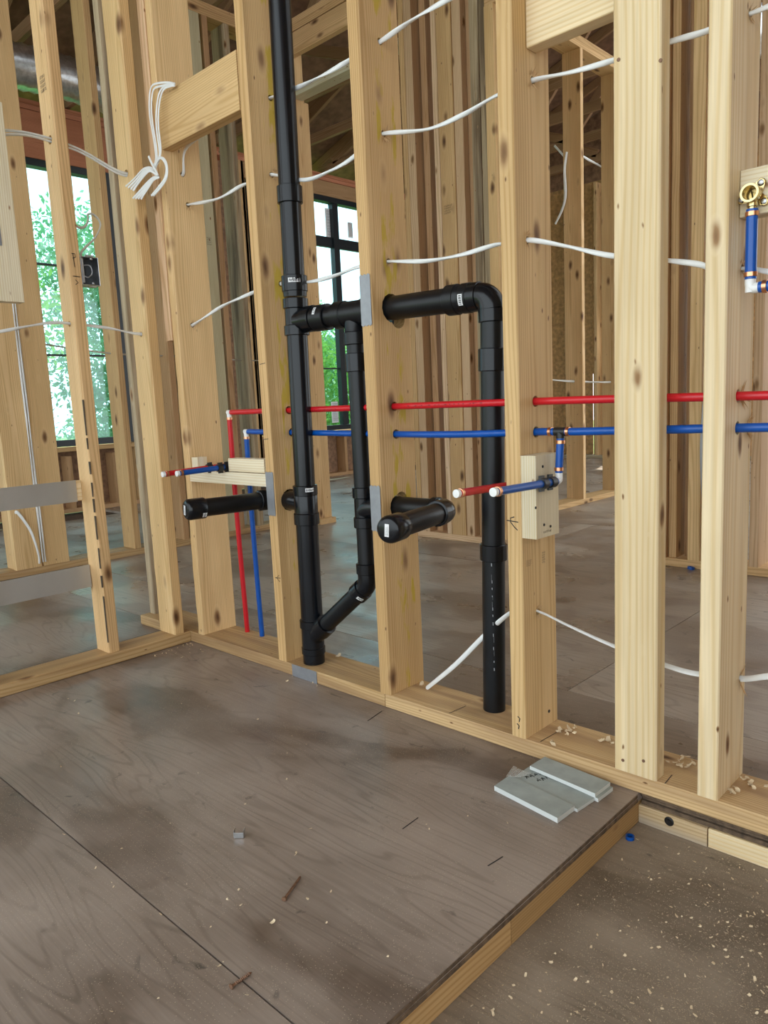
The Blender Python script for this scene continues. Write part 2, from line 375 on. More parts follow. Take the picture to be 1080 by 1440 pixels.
def slab(name, poly, thick, nrm, mat, parent=None, label=None):
    """flat polygon (world points) given thickness along nrm"""
    n = len(poly); q = Vector(nrm) * thick
    v = [Vector(p) for p in poly] + [Vector(p) + q for p in poly]
    f = [tuple(range(n)), tuple(reversed(range(n, 2 * n)))] + [(i, i + n, (i + 1) % n + n, (i + 1) % n) for i in range(n)]
    me = mesh(name, v, f)
    bm = bmesh.new(); bm.from_mesh(me); bmesh.ops.recalc_face_normals(bm, faces=bm.faces[:]); bm.to_mesh(me); bm.free()
    o = link(name, me, mat, parent)
    if label: o['label'] = label
    return o
def strokes(name, origin, u, v_, lines, wd, mat, parent, label=None):
    """marker strokes: polylines in (u, v) metres drawn as thin raised ribbons"""
    u = Vector(u).normalized(); v_ = Vector(v_).normalized(); n = u.cross(v_); o = Vector(origin) + n * 0.0006
    V = []; F = []
    for ln in lines:
        sweep([o + u * a + v_ * b_ for a, b_ in ln], wd, 6, 1.0, 0.0, V, F)
    ob = link(name, mesh(name, V, F), mat, parent)
    # flatten onto the surface
    for vt in ob.data.vertices:
        h = (Vector(vt.co) - o).dot(n); vt.co = Vector(vt.co) - n * h * 0.75
    if label: ob['label'] = label
    return ob
def stamp(origin, u, v_, w, h, rows, parent, mat='ink_soft', seed=1, name='grade_stamp'):
    """illegible lumber ink stamp: rows of little bars"""
    rd = random.Random(seed); u = Vector(u).normalized(); v_ = Vector(v_).normalized(); n = u.cross(v_); o = Vector(origin) + n * 0.0005
    V = []; F = []
    for r in range(rows):
        x = 0.0; rh = h / rows * 0.66; y0 = h - (r + 1) * h / rows
        while x < w * (0.75 + 0.25 * rd.random()):
            bw = w * rd.uniform(0.03, 0.07); kind = rd.random()
            for (a0, a1, b0, b1) in ([(0, bw * .4, 0, 1)] if kind < .4 else [(0, bw, .8, 1), (0, bw * .35, 0, 1)] if kind < .7 else [(0, bw, 0, .22), (bw * .65, bw, 0, 1)]):
                k = len(V)
                for a, b_ in ((a0, b0), (a1, b0), (a1, b1), (a0, b1)): V.append(o + u * (x + a) + v_ * (y0 + b_ * rh))
                F.append((k, k + 1, k + 2, k + 3))
            x += bw * 1.5
    return link(name, mesh(name, V, F), mat, parent)

# ================================================================== GROUND, FLOORS
ZL = -0.066                       # recessed floor level
XE = 1.668                        # edge of the raised floor
fl = empty('floor', 'dusty brown plywood subfloor of the raised level', None, None, 'structure')
def sheet(x0, x1, y0, y1, mat, parent, z=0.0, th=0.018, name='plywood_sheet'):
    g = 0.0015; x0 += g; x1 -= g; y0 += g; y1 -= g
    cx, cy = (x0 + x1) / 2, (y0 + y1) / 2
    v = [(x - cx, y - cy, zz) for zz in (-th, 0) for x, y in ((x0, y0), (x1, y0), (x1, y1), (x0, y1))]
    o = link(name, mesh(name, v, [(3, 2, 1, 0), (4, 5, 6, 7), (0, 1, 5, 4), (1, 2, 6, 5), (2, 3, 7, 6), (3, 0, 4, 7)]), mat, parent)
    o.location = (cx, cy, z); return o
YS = -0.830                       # seam seen in the foreground
for r in range(-2, 7):
    y0 = YS + 1.22 * r; y1 = y0 + 1.22
    xs = -4.2 + {-1: -.6, 0: -.9}.get(r, 0.6 if r % 2 else -0.6)
    while xs < 6.0:
        xa, xb = max(xs, -4.2), min(xs + 2.44, 6.2); xs += 2.44
        if xb - xa < 0.05: continue
        if y0 < 0.0:
            # raised floor in front of the wall stops at XE; the strip under the wall goes on
            ya, yb = y0, min(y1, 0.062)
            if min(xb, XE) - xa > .03: sheet(xa, min(xb, XE), ya, yb, 'ply', fl)
            if y1 > 0.02: sheet(xa, xb, 0.062, y1, 'ply_back_lit', fl)
        else:
            sheet(xa, xb, y0, y1, 'ply_back_lit', fl)
slab('subfloor', [(-4.2, -3.4, -.02), (XE - .05, -3.4, -.02), (XE - .05, .065, -.02), (6.2, .065, -.02), (6.2, 7.8, -.02), (-4.2, 7.8, -.02)], -.04, (0, 0, 1), 'ply_edge', fl)
# rim boards at the step
boxm(fl, 'rim_board', XE - .0385, XE - .003, -0.455, 0.064, ZL, -.0195, 'rim')
boxm(fl, 'rim_board', XE - .0385, XE - .003, -3.4, -0.457, ZL, -.0195, 'rim')
# worn plywood edge on the step (two visible plies)
for k, (za, zb, dx) in enumerate(((-.0185, -.0105, .0022), (-.0095, -.001, .0012))):
    boxm(fl, 'plywood_ply', XE - .010, XE + dx - .002, -3.4, -0.004, za, zb, 'ply_edge')
slab('foundation', [(-4.2, -4.6, -.12), (6.2, -4.6, -.12), (6.2, 7.8, -.12), (-4.2, 7.8, -.12)], -.3, (0, 0, 1), 'ply_edge', fl)
fr = empty('floor_recess', 'lower plywood floor strewn with wood shavings', None, None, 'structure')
sheet(XE - .06, 4.1, -1.20, 0.02, 'ply_low', fr, ZL)
sheet(XE - .06, 4.1, -3.4, -1.20, 'ply_low', fr, ZL)
# rim under the plumbing wall, over the recess
xj = at(994, 1180, 'y', 0.004).x
boxm(fr, 'rim_board', XE - .002, xj, 0.004, 0.042, ZL, -.027, 'rim_pale')
boxm(fr, 'rim_board', xj + .002, 4.0, 0.006, 0.042, ZL, -.027, 'pine_pale')
for k, (za, zb, y) in enumerate(((-.0265, -.018, .010), (-.017, -.009, .014), (-.008, -.0005, .008))):
    boxm(fr, 'plywood_ply', XE + .001, 4.0, y, 0.06, za, zb, 'ply_edge')
bp_ = at(941, 1155, 'y', 0.004)
lo('anchor_bolt', bp_ + Vector((0, .002, 0)), (0, -1, 0), [(0, .0095), (.003, .0095), (.004, .006), (.008, .0055)], 'black', fr, 16)

# ================================================================== LUMBER WALLS
# ---- plumbing wall (near)
WA = empty('wall_front', 'open stud wall with black drain pipes running through it', None, None, 'structure')
boxm(WA, 'bottom_plate', -.36, 0.955, 0.0, 0.14, 0.0005, 0.038, 'plate', ease=.003)
boxm(WA, 'bottom_plate', 0.957, 3.2, 0.0, 0.14, 0.0005, 0.038, 'plate', ease=.003)
for k in range(2): boxm(WA, 'top_plate', -.36, 3.2, 0, .14, STUDTOP + .038 * k, STUDTOP + .038 * (k + 1), 'pine')
s0 = stud(WA, .0025, .0405, .000, .14, 1.05, STUDTOP, 'pine_pink')
stud(WA, .0025, .0405, .030, .14, .038, 1.045, 'pine_tan')
s1 = stud(WA, .042, .080, 0, .14, mat='pine', label='stud with a rough wavy bark edge', seg=90, wane={0: .010, 1: .004}, seed=2)
s2 = stud(WA, .500, .538, 0, .14, mat='pine_yel', lean=(.004, 0))
s3 = stud(WA, .938, .976, 0, .14, mat='pine_yel', seg=60, wane={1: .003}, seed=5)
s4 = stud(WA, 1.361, 1.399, 0, .14, mat='pine')
s5 = stud(WA, 1.615, 1.704, 0, .038, mat='pine_pale', label='stud turned flat to the front of the wall')
s6 = stud(WA, 1.784, 1.822, 0, .14, mat='pine_pale')
stud(WA, 2.20, 2.238, 0, .14, mat='pine'); stud(WA, 2.62, 2.658, 0, .14, mat='pine'); stud(WA, 3.1, 3.138, 0, .14, mat='pine')
stud(WA, -.357, -.319, .040, .14, mat='pine_grey', label='dark weathered end stud')
# cabinet backing blocks
zb0, zb1 = 1.640, 1.797
boxm(WA, 'blocking', .0815, .4985, .000, .038, zb0, zb1, 'pine', 'wide backing board nailed between two studs')
zk_ = at(740, 68, 'y', .052).z
boxm(WA, 'blocking', 1.4005, 1.7825, .052, .090, zk_, zk_ + .175, 'pine_pale', 'backing board end with curved grain')
# ---- left wall
WB = empty('wall_left', 'open stud wall with steel backing strips', None, None, 'structure')
boxm(WB, 'bottom_plate', -.100, -.0005, -3.2, -.0015, .0005, .038, 'plate', ease=.003)
for k in range(2): boxm(WB, 'top_plate', -.10, 0, -3.2, -.002, STUDTOP + .038 * k, STUDTOP + .038 * (k + 1), 'pine')
b1 = stud(WB, -.098, -.012, -.300, -.262, mat='pine_tan', label='stud with a strip of dark bark left on its edge', seg=70, wane={1: .0035}, seed=9)
b2 = stud(WB, -.110, -.006, -.060, -.022, mat='pine', seg=40, wane={0: .005, 1: .003}, seed=11)
for y in (-.706, -1.112, -1.52, -1.93): stud(WB, -.098, -.012, y, y + .038, mat='pine')
# dark bark on the stud corner
BV = []; BF = []
for (ya, yb) in ((560, 612), (616, 632), (650, 668), (680, 700), (703, 722), (727, 760), (772, 800), (810, 826), (838, 900)):
    for k in range(4):
        a = at(0, 0, 'x', -.01)
    za = at(143, ya, 'y', -.300).z; zb = at(143, yb, 'y', -.300).z
    w = random.uniform(.0035, .006)
    k = len(BV); xx, yy = -.0105, -.3015
    BV += [(xx - w, yy, za), (xx, yy + .0, za), (xx + .0006, yy + w, za), (xx - w * .8, yy, zb), (xx, yy, zb), (xx + .0006, yy + w * .7, zb)]
    BF += [(k, k + 1, k + 4, k + 3), (k + 1, k + 2, k + 5, k + 4), (k, k + 2, k + 1), (k + 3, k + 4, k + 5), (k, k + 3, k + 5, k + 2)]
tag(link('bark_strip', mesh('bark', BV, BF), 'bark', WB), 'dark brown bark left along the stud corner')
# steel backing strips with wood behind
for z0, z1 in ((.541, .611), (.254, .329)):
    boxm(WB, 'blocking', -.096, -.0865, -.664, -.301, z0 + .002, z1 - .002, 'pine_pale')
    slab('steel_strip', [(-.086, -.69, z0), (-.086, -.318 if z0 > .5 else -.302, z0), (-.086, -.318 if z0 > .5 else -.302, z1), (-.086, -.69, z1)], .0016, (1, 0, 0), 'strip', WB, 'galvanised steel backing strip')
p = at(28, 430, 'x', -.010); q = at(10, 235, 'x', -.010)
boxm(WB, 'blocking', -.010, .028, p.y - .09, p.y - .0, p.z + .005, q.z + .16, 'pine_white', 'short pale block fixed vertically on the wall')
g = at(0, 345, 'x', .03); slab('nail_plate', [(.0285, g.y - .045, g.z), (.0285, g.y + .006, g.z), (.0285, g.y + .006, g.z + .075), (.0285, g.y - .045, g.z + .075)], .0012, (1, 0, 0), 'nailplate', WB)

# ---- wall C (middle) with two door openings
WC = empty('wall_middle', 'stud wall with door openings beyond the plumbing wall', None, None, 'structure')
YC = 1.985
def cs(x0, x1, dy=0.0, mat='pine_tan', z1=STUDTOP, dep=.14, z0=.038): return stud(WC, x0, x1, YC + dy, YC + dy + dep, z0, z1, mat)
boxm(WC, 'bottom_plate', -1.76, -1.535, YC, YC + .14, .0005, .038, 'pine_tan')
boxm(WC, 'bottom_plate', -.655, -.05, YC, YC + .14, .0005, .038, 'pine_pink')
boxm(WC, 'bottom_plate', .80, 4.0, YC, YC + .14, .0005, .038, 'pine_tan')
for k in range(2): boxm(WC, 'top_plate', -1.76, 4.0, YC, YC + .14, STUDTOP + .001 + .038 * k, STUDTOP + .038 * (k + 1), 'pine_tan')
cs(-1.652, -1.6145, 0, 'pine_tan'); cs(-1.613, -1.575, 0, 'pine_tan', 2.76); cs(-1.60, -1.573, .02, 'pine', 3.10, .08, 2.80)
for x0, x1, dy, mt in ((-.650, -.6125, 0, 'pine_tan'), (-.611, -.556, .0, 'pine_pink'), (-.545, -.500, .055, 'pine_brown'), (-.470, -.4325, .060, 'pine_brown'),
                       (-.422, -.386, .0, 'pine_pink'), (-.384, -.284, .0, 'pine_tan'), (-.282, -.226, .004, 'pine_pink'), (-.224, -.170, .045, 'pine_brown'),
                       (-.168, -.112, .0, 'pine_grey'), (-.110, -.074, .004, 'pine_grey')):
    cs(x0, x1, dy, mt, STUDTOP, .14 - dy)  # set-back studs get a darker brown, the recess shade put into their colour
cs(-.072, -.016, -.004, 'pine', 2.745); cs(.015, .050, .06, 'pine_brown', 2.745, .07); 
boxm(WC, 'header', -1.574, -.652, YC, YC + .089, 2.765, 2.803, 'pine_green')
boxm(WC, 'header', -1.574, -.652, YC, YC + .038, 3.005, 3.135, 'pine_tan')
boxm(WC, 'header', -.070, .84, YC, YC + .14, 2.747, 2.785, 'pine_tan')
boxm(WC, 'header', -.070, .84, YC, YC + .038, 2.90, 3.13, 'pine_tan')
for x0, x1, dy, mt in ((.842, .8785, .0, 'pine_brown'), (.880, .9165, .02, 'pine_tan'), (.935, .972, .07, 'pine_brown'), (.976, 1.03, .0, 'pine'), (1.10, 1.138, 0, 'pine_tan'), (1.24, 1.278, 0, 'pine_pink'), (1.62, 1.658, 0, 'pine_tan'), (2.0, 2.038, 0, 'pine_tan'), (2.4, 2.438, 0, 'pine_tan')):
    cs(x0, x1, dy, mt, STUDTOP, .14 - dy)
# ---- wall D (beyond the left wall)
WD = empty('wall_left_inner', 'inner stud wall with a doubled flat post and cables', None, None, 'structure')
XD = -1.72
boxm(WD, 'bottom_plate', XD - .14, XD, -1.6, YC - .002, .0005, .038, 'plate')
for k in range(2): boxm(WD, 'top_plate', XD - .14, XD, -1.6, YC - .002, STUDTOP + .001 + .038 * k, STUDTOP + .038 * (k + 1), 'pine_tan')
def ds(y0, y1, d=.14, mat='pine_tan', z1=STUDTOP, dx=0): return stud(WD, XD - d - dx, XD - dx, y0, y1, .038, z1, mat)
ds(.040, .172, .038, 'pine'); ds(.180, .318, .038, 'pine')
ds(.044, .080, .10, 'pine_tan', STUDTOP, .039)
ds(.705, .743, .14, 'pine_tan'); ds(1.03, 1.068, .14, 'pine_brown'); ds(1.13, 1.168, .14, 'pine_tan'); ds(-.40, -.362); ds(-.80, -.762); ds(1.60, 1.638, .14, 'pine_grey'); ds(1.80, 1.838, .14, 'pine_tan')
ds(1.335, 1.425, .038, 'pine_green'); ds(1.445, 1.483, .10, 'pine_brown')
# ---- wall F (partition behind)
WF = empty('wall_back_partition', 'back partition of plain studs with loose cables', None, None, 'structure')
XF = -.43
boxm(WF, 'bottom_plate', XF - .14, XF, 2.6, 7.2, .0005, .038, 'pine_tan')
for k in range(2): boxm(WF, 'top_plate', XF - .14, XF, 2.6, 7.2, STUDTOP + .001 + .038 * k, STUDTOP + .038 * (k + 1), 'pine_tan')
for y in (2.72, 3.12, 3.60, 4.16, 4.72, 5.28, 5.9, 6.5): stud(WF, XF - .14, XF, y, y + .038, mat='pine_tan')
# ---- outer wall E with windows, far wall G
WE = empty('wall_left_outer', 'outer sheathed wall with tall black windows', None, None, 'structure')
XO = -4.05
W0 = (-2.7, -.75, .57, 2.88); W1 = (.55, 1.985, .57, 2.88); W2 = (3.45, 5.55, .53, 3.09)  # W0 lies out of view, put in for bluish light on the left floor
boxm(WE, 'bottom_plate', XO - .14, XO, -3.2, 7.8, .0005, .038, 'pine_brown')
for k in range(2): boxm(WE, 'top_plate', XO - .14, XO, -3.2, 7.8, 3.26 + .038 * k, 3.296 + .038 * k, 'pine_red')
y = -3.1
while y < 7.7:
    inside = [w for w in (W0, W1, W2) if w[0] - .05 < y < w[1] + .02]
    if inside: stud(WE, XO - .14, XO, y, y + .038, .038, inside[0][2] - .085, 'pine_brown')
    else: stud(WE, XO - .14, XO, y, y + .038, .038, 3.26, 'pine_tan')
    y += .406
for w in (W0, W1, W2):
    for yy in (w[0] - .090, w[0] - .050, w[1] + .012, w[1] + .052): stud(WE, XO - .14, XO, yy, yy + .037, .038, 3.26, 'pine_tan')
    boxm(WE, 'sill_plate', XO - .14, XO, w[0] - .010, w[1] + .010, w[2] - .045, w[2] - .008, 'pine_tan')
    boxm(WE, 'header', XO - .10, XO - .002, w[0] - .010, w[1] + .010, w[3] + .01, 3.255, 'pine_red' if w is not W2 else 'pine_brown', 'reddish window header')
for (ya, yb, za, zb) in ((-3.3, W0[0], 0, 3.34), (W0[0], W0[1], 0, W0[2] - .04), (W0[0], W0[1], W0[3], 3.34), (W0[1], W1[0], 0, 3.34), (W1[1], W2[0], 0, 3.34), (W2[1], 7.85, 0, 3.34), (W1[0], W1[1], 0, W1[2] - .04), (W1[0], W1[1], W1[3], 3.34), (W2[0], W2[1], 0, W2[2] - .04), (W2[0], W2[1], W2[3], 3.34)):
    boxm(WE, 'sheathing_panel', XO - .155, XO - .142, ya + .002, yb - .002, za, zb, 'osb')
def window(n, w, label, bars, mulls, xo):
    r = empty('window_%d' % n, label, None, None, 'structure')
    def fb(nm, y0, y1, z0, z1, d=.05, mt='frame'): return boxm(r, nm, xo - .07, xo - .07 + d, y0, y1, z0, z1, mt)
    t = .055
    fb('window_frame', w[0], w[0] + t, w[2], w[3], .09); fb('window_frame', w[1] - t, w[1], w[2], w[3], .09)
    fb('window_frame', w[0] + t, w[1] - t, w[2], w[2] + t, .09); fb('window_frame', w[0] + t, w[1] - t, w[3] - t, w[3], .09)
    mulls = sorted(mulls)
    for (yc, hw) in mulls: fb('mullion', yc - hw, yc + hw, w[2] + t, w[3] - t, .07)
    edges = [w[0] + t] + sum([[yc - hw, yc + hw] for yc, hw in mulls], []) + [w[1] - t]
    bars = sorted(bars)
    for zc, hz in bars:
        for k in range(0, len(edges), 2): fb('glazing_bar', edges[k] + .001, edges[k + 1] - .001, zc - hz, zc + hz, .04)
    for k in range(0, len(edges), 2):
        zz = [w[2] + t] + sum([[zc - hz, zc + hz] for zc, hz in bars], []) + [w[3] - t]
        for j in range(0, len(zz), 2):
            boxm(r, 'pane', xo - .056, xo - .052, edges[k] + .002, edges[k + 1] - .002, zz[j] + .002, zz[j + 1] - .002, 'glass')
    return r
zz1 = [at(70, 371, 'x', XO).z, at(85, 499, 'x', XO).z]
window(1, W1, 'black framed window with leafy green view', [(zz1[0], .008), (zz1[1], .008)], [], XO)
window(3, W0, 'unseen wide black window with one mullion added to light the left rooms', [], [(-1.72, .05)], XO)
ym = at(478, 420, 'x', XO).y; zz2 = at(485, 343, 'x', XO).z; zz3 = at(462, 518, 'x', XO).z
w2 = window(2, W2, 'black framed window with stickers on its panes', [(zz2, .055), (zz3, .008)], [(ym, .042), (ym - .95, .042)], XO)
def pane_sticker(px0, py0, px1, py1, sd):
    a = at(px0, py0, 'x', XO - .045); b_ = at(px1, py1, 'x', XO - .045)
    y0, y1, z0, z1 = a.y, b_.y, b_.z, a.z
    s = slab('pane_sticker', [(XO - .0515, y0, z0), (XO - .0515, y1, z0), (XO - .0515, y1, z1), (XO - .0515, y0, z1)], .001, (1, 0, 0), 'sticker', w2)
    stamp((XO - .050, y0 + .02, z0 + .02), (0, 1, 0), (0, 0, 1), abs(y1 - y0) * .8, abs(z1 - z0) * .9, 9, s, 'nailplate', sd, 'sticker_print')
pane_sticker(457, 292, 467, 334, 3); pane_sticker(466, 565, 477, 594, 4); pane_sticker(489, 312, 497, 335, 5)
WG = empty('wall_back', 'far sheathed wall with a window slot and openings added for light', None, None, 'structure')
YG = 7.25
for (xa, xb, za, zb) in ((-4.2, -3.30, 0, 3.35), (-3.298, -2.376, 0, 3.35), (-2.376, -2.366, 1.05, 3.35), (-2.366, -2.08, 0, 3.35), (-2.078, -1.76, 0, 1.22), (-2.078, -1.76, 1.62, 3.35), (-1.758, -.9, 0, 3.35), (-.898, .1, 0, 3.35), (.102, 2.1, 0, .5), (.102, 2.1, 2.7, 3.35), (2.102, 2.5, 0, 3.35), (2.502, 4.5, 0, .5), (2.502, 4.5, 2.7, 3.35), (4.502, 6.2, 0, 3.35)):  # wide openings on the right are out of view, added to light the back
    boxm(WG, 'sheathing_panel', xa, xb, YG + .142, YG + .155, za, zb, 'osb_warm_lit')
boxm(WG, 'bottom_plate', -4.0, 6.2, YG, YG + .14, .0005, .038, 'pine_grey')
x = -3.9
while x < 6:
    if not (.1 < x < 2.08 or 2.5 < x < 4.48): stud(WG, x, x + .038, YG, YG + .14, .038, 3.3, 'pine_tan')
    x += .406

for (xa, xb) in ((-4.2, -2.0), (-2.0, 1.0), (1.0, 3.4), (3.4, 6.2)):
    r_ = lambda x: 3.42 + (x + 4.2) * .32 if x < 1.0 else 3.42 + 5.2 * .32 - (x - 1.0) * .32
    slab('gable_panel', [(xa, YG + .142, 3.352), (xb - .003, YG + .142, 3.352), (xb - .003, YG + .142, r_(xb) + .085), (xa, YG + .142, r_(xa) + .085)], .013, (0, 1, 0), 'osb', WG)
WR = empty('wall_right_added', 'unseen sheathed wall added on the right to block side light', None, None, 'structure')  # out-of-view wall, added to cut the light coming from the right
boxm(WR, 'bottom_plate', 3.40, 3.54, -1.3, 1.9, ZL + .001, ZL + .039, 'pine')
for k in range(9): stud(WR, 3.40, 3.54, -1.28 + k * .385, -1.242 + k * .385, ZL + .039, 3.3, 'pine')
for k in range(3): boxm(WR, 'sheathing_panel', 3.542, 3.555, -1.3 + k * 1.07, -.232 + k * 1.07, ZL, 3.35, 'osb_warm_lit')
# ================================================================== ROOF
RF_ = empty('ceiling', 'dark roof deck boards over the open framing', None, None, 'structure')
def rz(x): return 3.42 + (x + 4.2) * .32 if x < 1.0 else 3.42 + 5.2 * .32 - (x - 1.0) * .32
k = 0
for xa, xb in ((-4.8, -2.4), (-2.4, 0.0), (0.0, 1.0), (1.0, 3.4), (3.4, 6.4)):
    for j in range(10):
        ya = -4.42 + j * 1.22  # front rows run on out of view to dim the front
        if (xa > 3 and ya > 1.0) or (xa >= 1.0 and ya > 2.9): continue  # unseen panels left out so that sky light reaches the back
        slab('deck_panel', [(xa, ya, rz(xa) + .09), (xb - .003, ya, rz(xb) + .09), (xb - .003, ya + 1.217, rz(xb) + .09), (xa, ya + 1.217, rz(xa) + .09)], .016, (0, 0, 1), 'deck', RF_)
def truss(y, first=None):
    r = empty('roof_truss', 'brown roof truss of chords and diagonal webs spanning above the walls', 'roof truss', 'roof trusses above the framing', loc=(0, y, 3.35))
    def mb(nm, x0, z0, x1, z1): lumber(nm, (x0, 0, z0 - 3.35), (x1, 0, z1 - 3.35), .089, .038, (1, 0, 0) if abs(x1 - x0) < abs(z1 - z0) else (0, 0, 1), 'truss', r)
    zc = 3.395
    mb('bottom_chord', -4.2, zc, 6.0, zc); mb('top_chord', -4.7, rz(-4.7) + .04, .99, rz(.99) + .04); mb('top_chord', 6.2, rz(6.2) + .04, 1.01, rz(1.01) + .04)
    xs = [-4.0, -2.9, -1.9, -.9, .0, 1.0, 2.0, 3.0, 4.2, 5.6]
    for a, b_ in zip(xs[:-1], xs[1:]):
        lowa = xs.index(a) % 2 == 0
        mb('web', a + .05, zc + .05 if lowa else rz(a) - .02, b_ - .05, (rz(b_) - .02) if lowa else zc + .05)
    return r
for j in range(13): truss(-1.9 + .72 * j)

# ================================================================== DRAIN PIPES (one glued system)
DR = empty('drain_piping', 'black plastic drain and vent pipes glued together through the stud wall', 'drain pipe', loc=(0, 0, 0))
def label_on(part, centre, u, v_, w, h, sd):
    """white sticker lying against a fitting, with small black print"""
    u = Vector(u).normalized(); v_ = Vector(v_).normalized(); n = u.cross(v_); c = Vector(centre)
    s = slab('sticker', [c - u * w / 2 - v_ * h / 2, c + u * w / 2 - v_ * h / 2, c + u * w / 2 + v_ * h / 2, c - u * w / 2 + v_ * h / 2], .0006, n, 'sticker', part)
    st = stamp(c - u * w * .4 - v_ * h * .36 + n * .0007, u, v_, w * .8, h * .72, 2, part, 'ink', sd, 'sticker_print')
    return s
YP = .050
def P(px, py, y=YP): return at(px, py, 'y', y)
sx_ = .629; rU, rL = .0300, .0340
zc1 = (P(407, 287).z, P(407, 262).z); zc2 = (P(413, 411).z, P(413, 388).z)
zt = (P(418, 472).z, P(415, 420).z); zl = (P(433, 737).z, P(429, 682).z); zw = (.040, P(437, 870).z)
def sx(z): return .611 + (z - .04) * .0155          # the stack leans a touch
def stackpipe(z0, z1, r): tube('pipe', [(sx(z0), YP, z0), (sx(z1), YP, z1)], r, 'abs', DR, 28)
up = (.0155, 0, 1)
stackpipe(zc1[1] - .015, 3.3, rU); stackpipe(zc2[1] - .015, zc1[0] + .015, rU); stackpipe(zl[1] - .015, zt[0] + .015, rU); stackpipe(zw[1] - .02, zl[0] + .015, rL - .001)
cpl = lo('coupling', (sx(zc1[0]), YP, zc1[0]), up, hub(0, zc1[1] - zc1[0], rU + .0055), 'abs', DR)
c2 = lo('coupling', (sx(zc2[0]), YP, zc2[0] - .014), up, [(0, rU + .003)] + hub(.014, zc2[1] - zc2[0] + .014, rU + .0065), 'abs', DR)
# upper tee
zm = (zt[0] + zt[1]) / 2; hh = zt[1] - zt[0]; zbr = 1.052
v, f = lathe((sx(zt[0]), YP, zt[0]), up, hub(0, .028, rU + .006) + [(.029, rU + .002), (hh - .029, rU + .002)] + hub(hh - .028, hh, rU + .006))
lathe((sx(zm) + .012, YP + .001, zbr), (1, .02, 0), [(0, rU + .001), (.030, rU + .002)] + hub(.031, .066, rU + .006), v=v, f=f)
link('tee_fitting', mesh('tee', v, f), 'abs', DR, 35)
# horizontal vent run: tee -> coupling -> second tee -> stud hole -> coupling -> elbow
yH = lambda x: YP + (x - .63) * .07
zH = lambda x: zbr - (x - .63) * .012
def hp(x): return Vector((x, yH(x), zH(x)))
hd = (hp(1.2) - hp(.7)).normalized()
tube('pipe', [hp(.69), hp(.80)], rU - .001, 'abs_matte', DR, 28)
c3 = lo('coupling', hp(.705), hd, hub(0, .05, rU + .0055), 'abs_matte', DR)
xt2 = .846
v, f = lathe(hp(xt2 - .062), hd, hub(0, .034, rU + .006) + [(.035, rU + .003), (.095, rU + .003)] + hub(.096, .135, rU + .006))
lathe(hp(xt2) - Vector((0, 0, .02)), (0, 0, -1), [(0, .027), (.028, .028)] + hub(.029, .062, .0305), v=v, f=f)
link('tee_fitting', mesh('tee2', v, f), 'abs_matte', DR, 35)
tube('pipe', [hp(.90), hp(1.165)], rU, 'abs_matte', DR, 28)
c4 = lo('coupling', hp(1.150), hd, hub(0, .030, rU + .006) + [(.031, rU + .0035), (.041, rU + .0035)] + hub(.042, .066, rU + .005), 'abs_matte', DR)
# elbow down
xe_, rb = 1.262, .0305
v, f = lathe(hp(1.214), hd, hub(0, .026, rU + .004)); ep = []
c0 = hp(1.2165 + .02); y_e = yH(1.262)
for k in range(9):
    a = math.pi / 2 * k / 8; R_ = .034
    ep.append(Vector((c0.x + R_ * math.sin(a), c0.y + .0, c0.z - R_ * (1 - math.cos(a)))))
sweep(ep, rU + .0015, 28, v=v, f=f)
xv = ep[-1].x; zv = ep[-1].z; yv = ep[-1].y
lathe((xv, yv, zv + .002), (0, 0, -1), hub(0, .030, .0325), v=v, f=f)
el = link('elbow_fitting', mesh('elbow', v, f), 'abs', DR, 40)
# right-hand riser
rR = .0278
xb_, yb_ = 1.244, .097
def rp(z): t = (zv - z) / (zv - .04); return Vector((xv + (xb_ - xv) * t, yv + (yb_ - yv) * t, z))
rdv = (rp(1.) - rp(.04)).normalized()
tube('pipe', [rp(.0385), rp(zv - .01)], rR, 'abs_matte', DR, 28)
for za, zb in ((P(690, 522, .09).z, P(689, 490, .09).z), (P(692, 787, .095).z, P(691, 764, .095).z)):
    lo('coupling', rp(za), rdv, hub(0, zb - za, rR + .0052), 'abs', DR)
pr = stamp(rp(.42) + Vector((.004, -rR - .0008, 0)), (0, 0, -1), (1, 0, 0), .34, .0038, 1, DR, 'nailplate', 71, 'pipe_print')
pr.data.transform(Matrix.Translation((.008, .002, 0)))
# second riser below the second tee
r2 = .0243; xr, yr = hp(xt2).x, yH(xt2)
ztop2 = zH(xt2) - .06; zk = (P(498, 523, .06).z, P(497, 497, .06).z); zs = (P(511, 742, .06).z, P(508, 685, .06).z); ze = P(514, 800, .06).z
tube('pipe', [(xr, yr, zs[1] - .015), (xr, yr, ztop2)], r2, 'abs_matte', DR, 28)
lo('coupling', (xr, yr, zk[0]), (0, 0, 1), hub(0, zk[1] - zk[0], r2 + .0055), 'abs', DR)
tube('pipe', [(xr, yr, ze - .01), (xr, yr, zs[0] + .015)], r2, 'abs_matte', DR, 28)
# sanitary tee on second riser, branch through the stud
hh = zs[1] - zs[0]; za_ = zs[0] + hh * .52
v, f = lathe((xr, yr, zs[0]), (0, 0, 1), hub(0, .030, r2 + .0058) + [(.031, r2 + .002), (hh - .031, r2 + .002)] + hub(hh - .030, hh, r2 + .0058))
sweep([Vector((xr + .002, yr, za_ - .012)), Vector((xr + .018, yr, za_ - .004)), Vector((xr + .040, yr, za_)), Vector((xr + .066, yr, za_))], .0275, 28, v=v, f=f)
link('tee_fitting', mesh('tee3', v, f), 'abs', DR, 40)
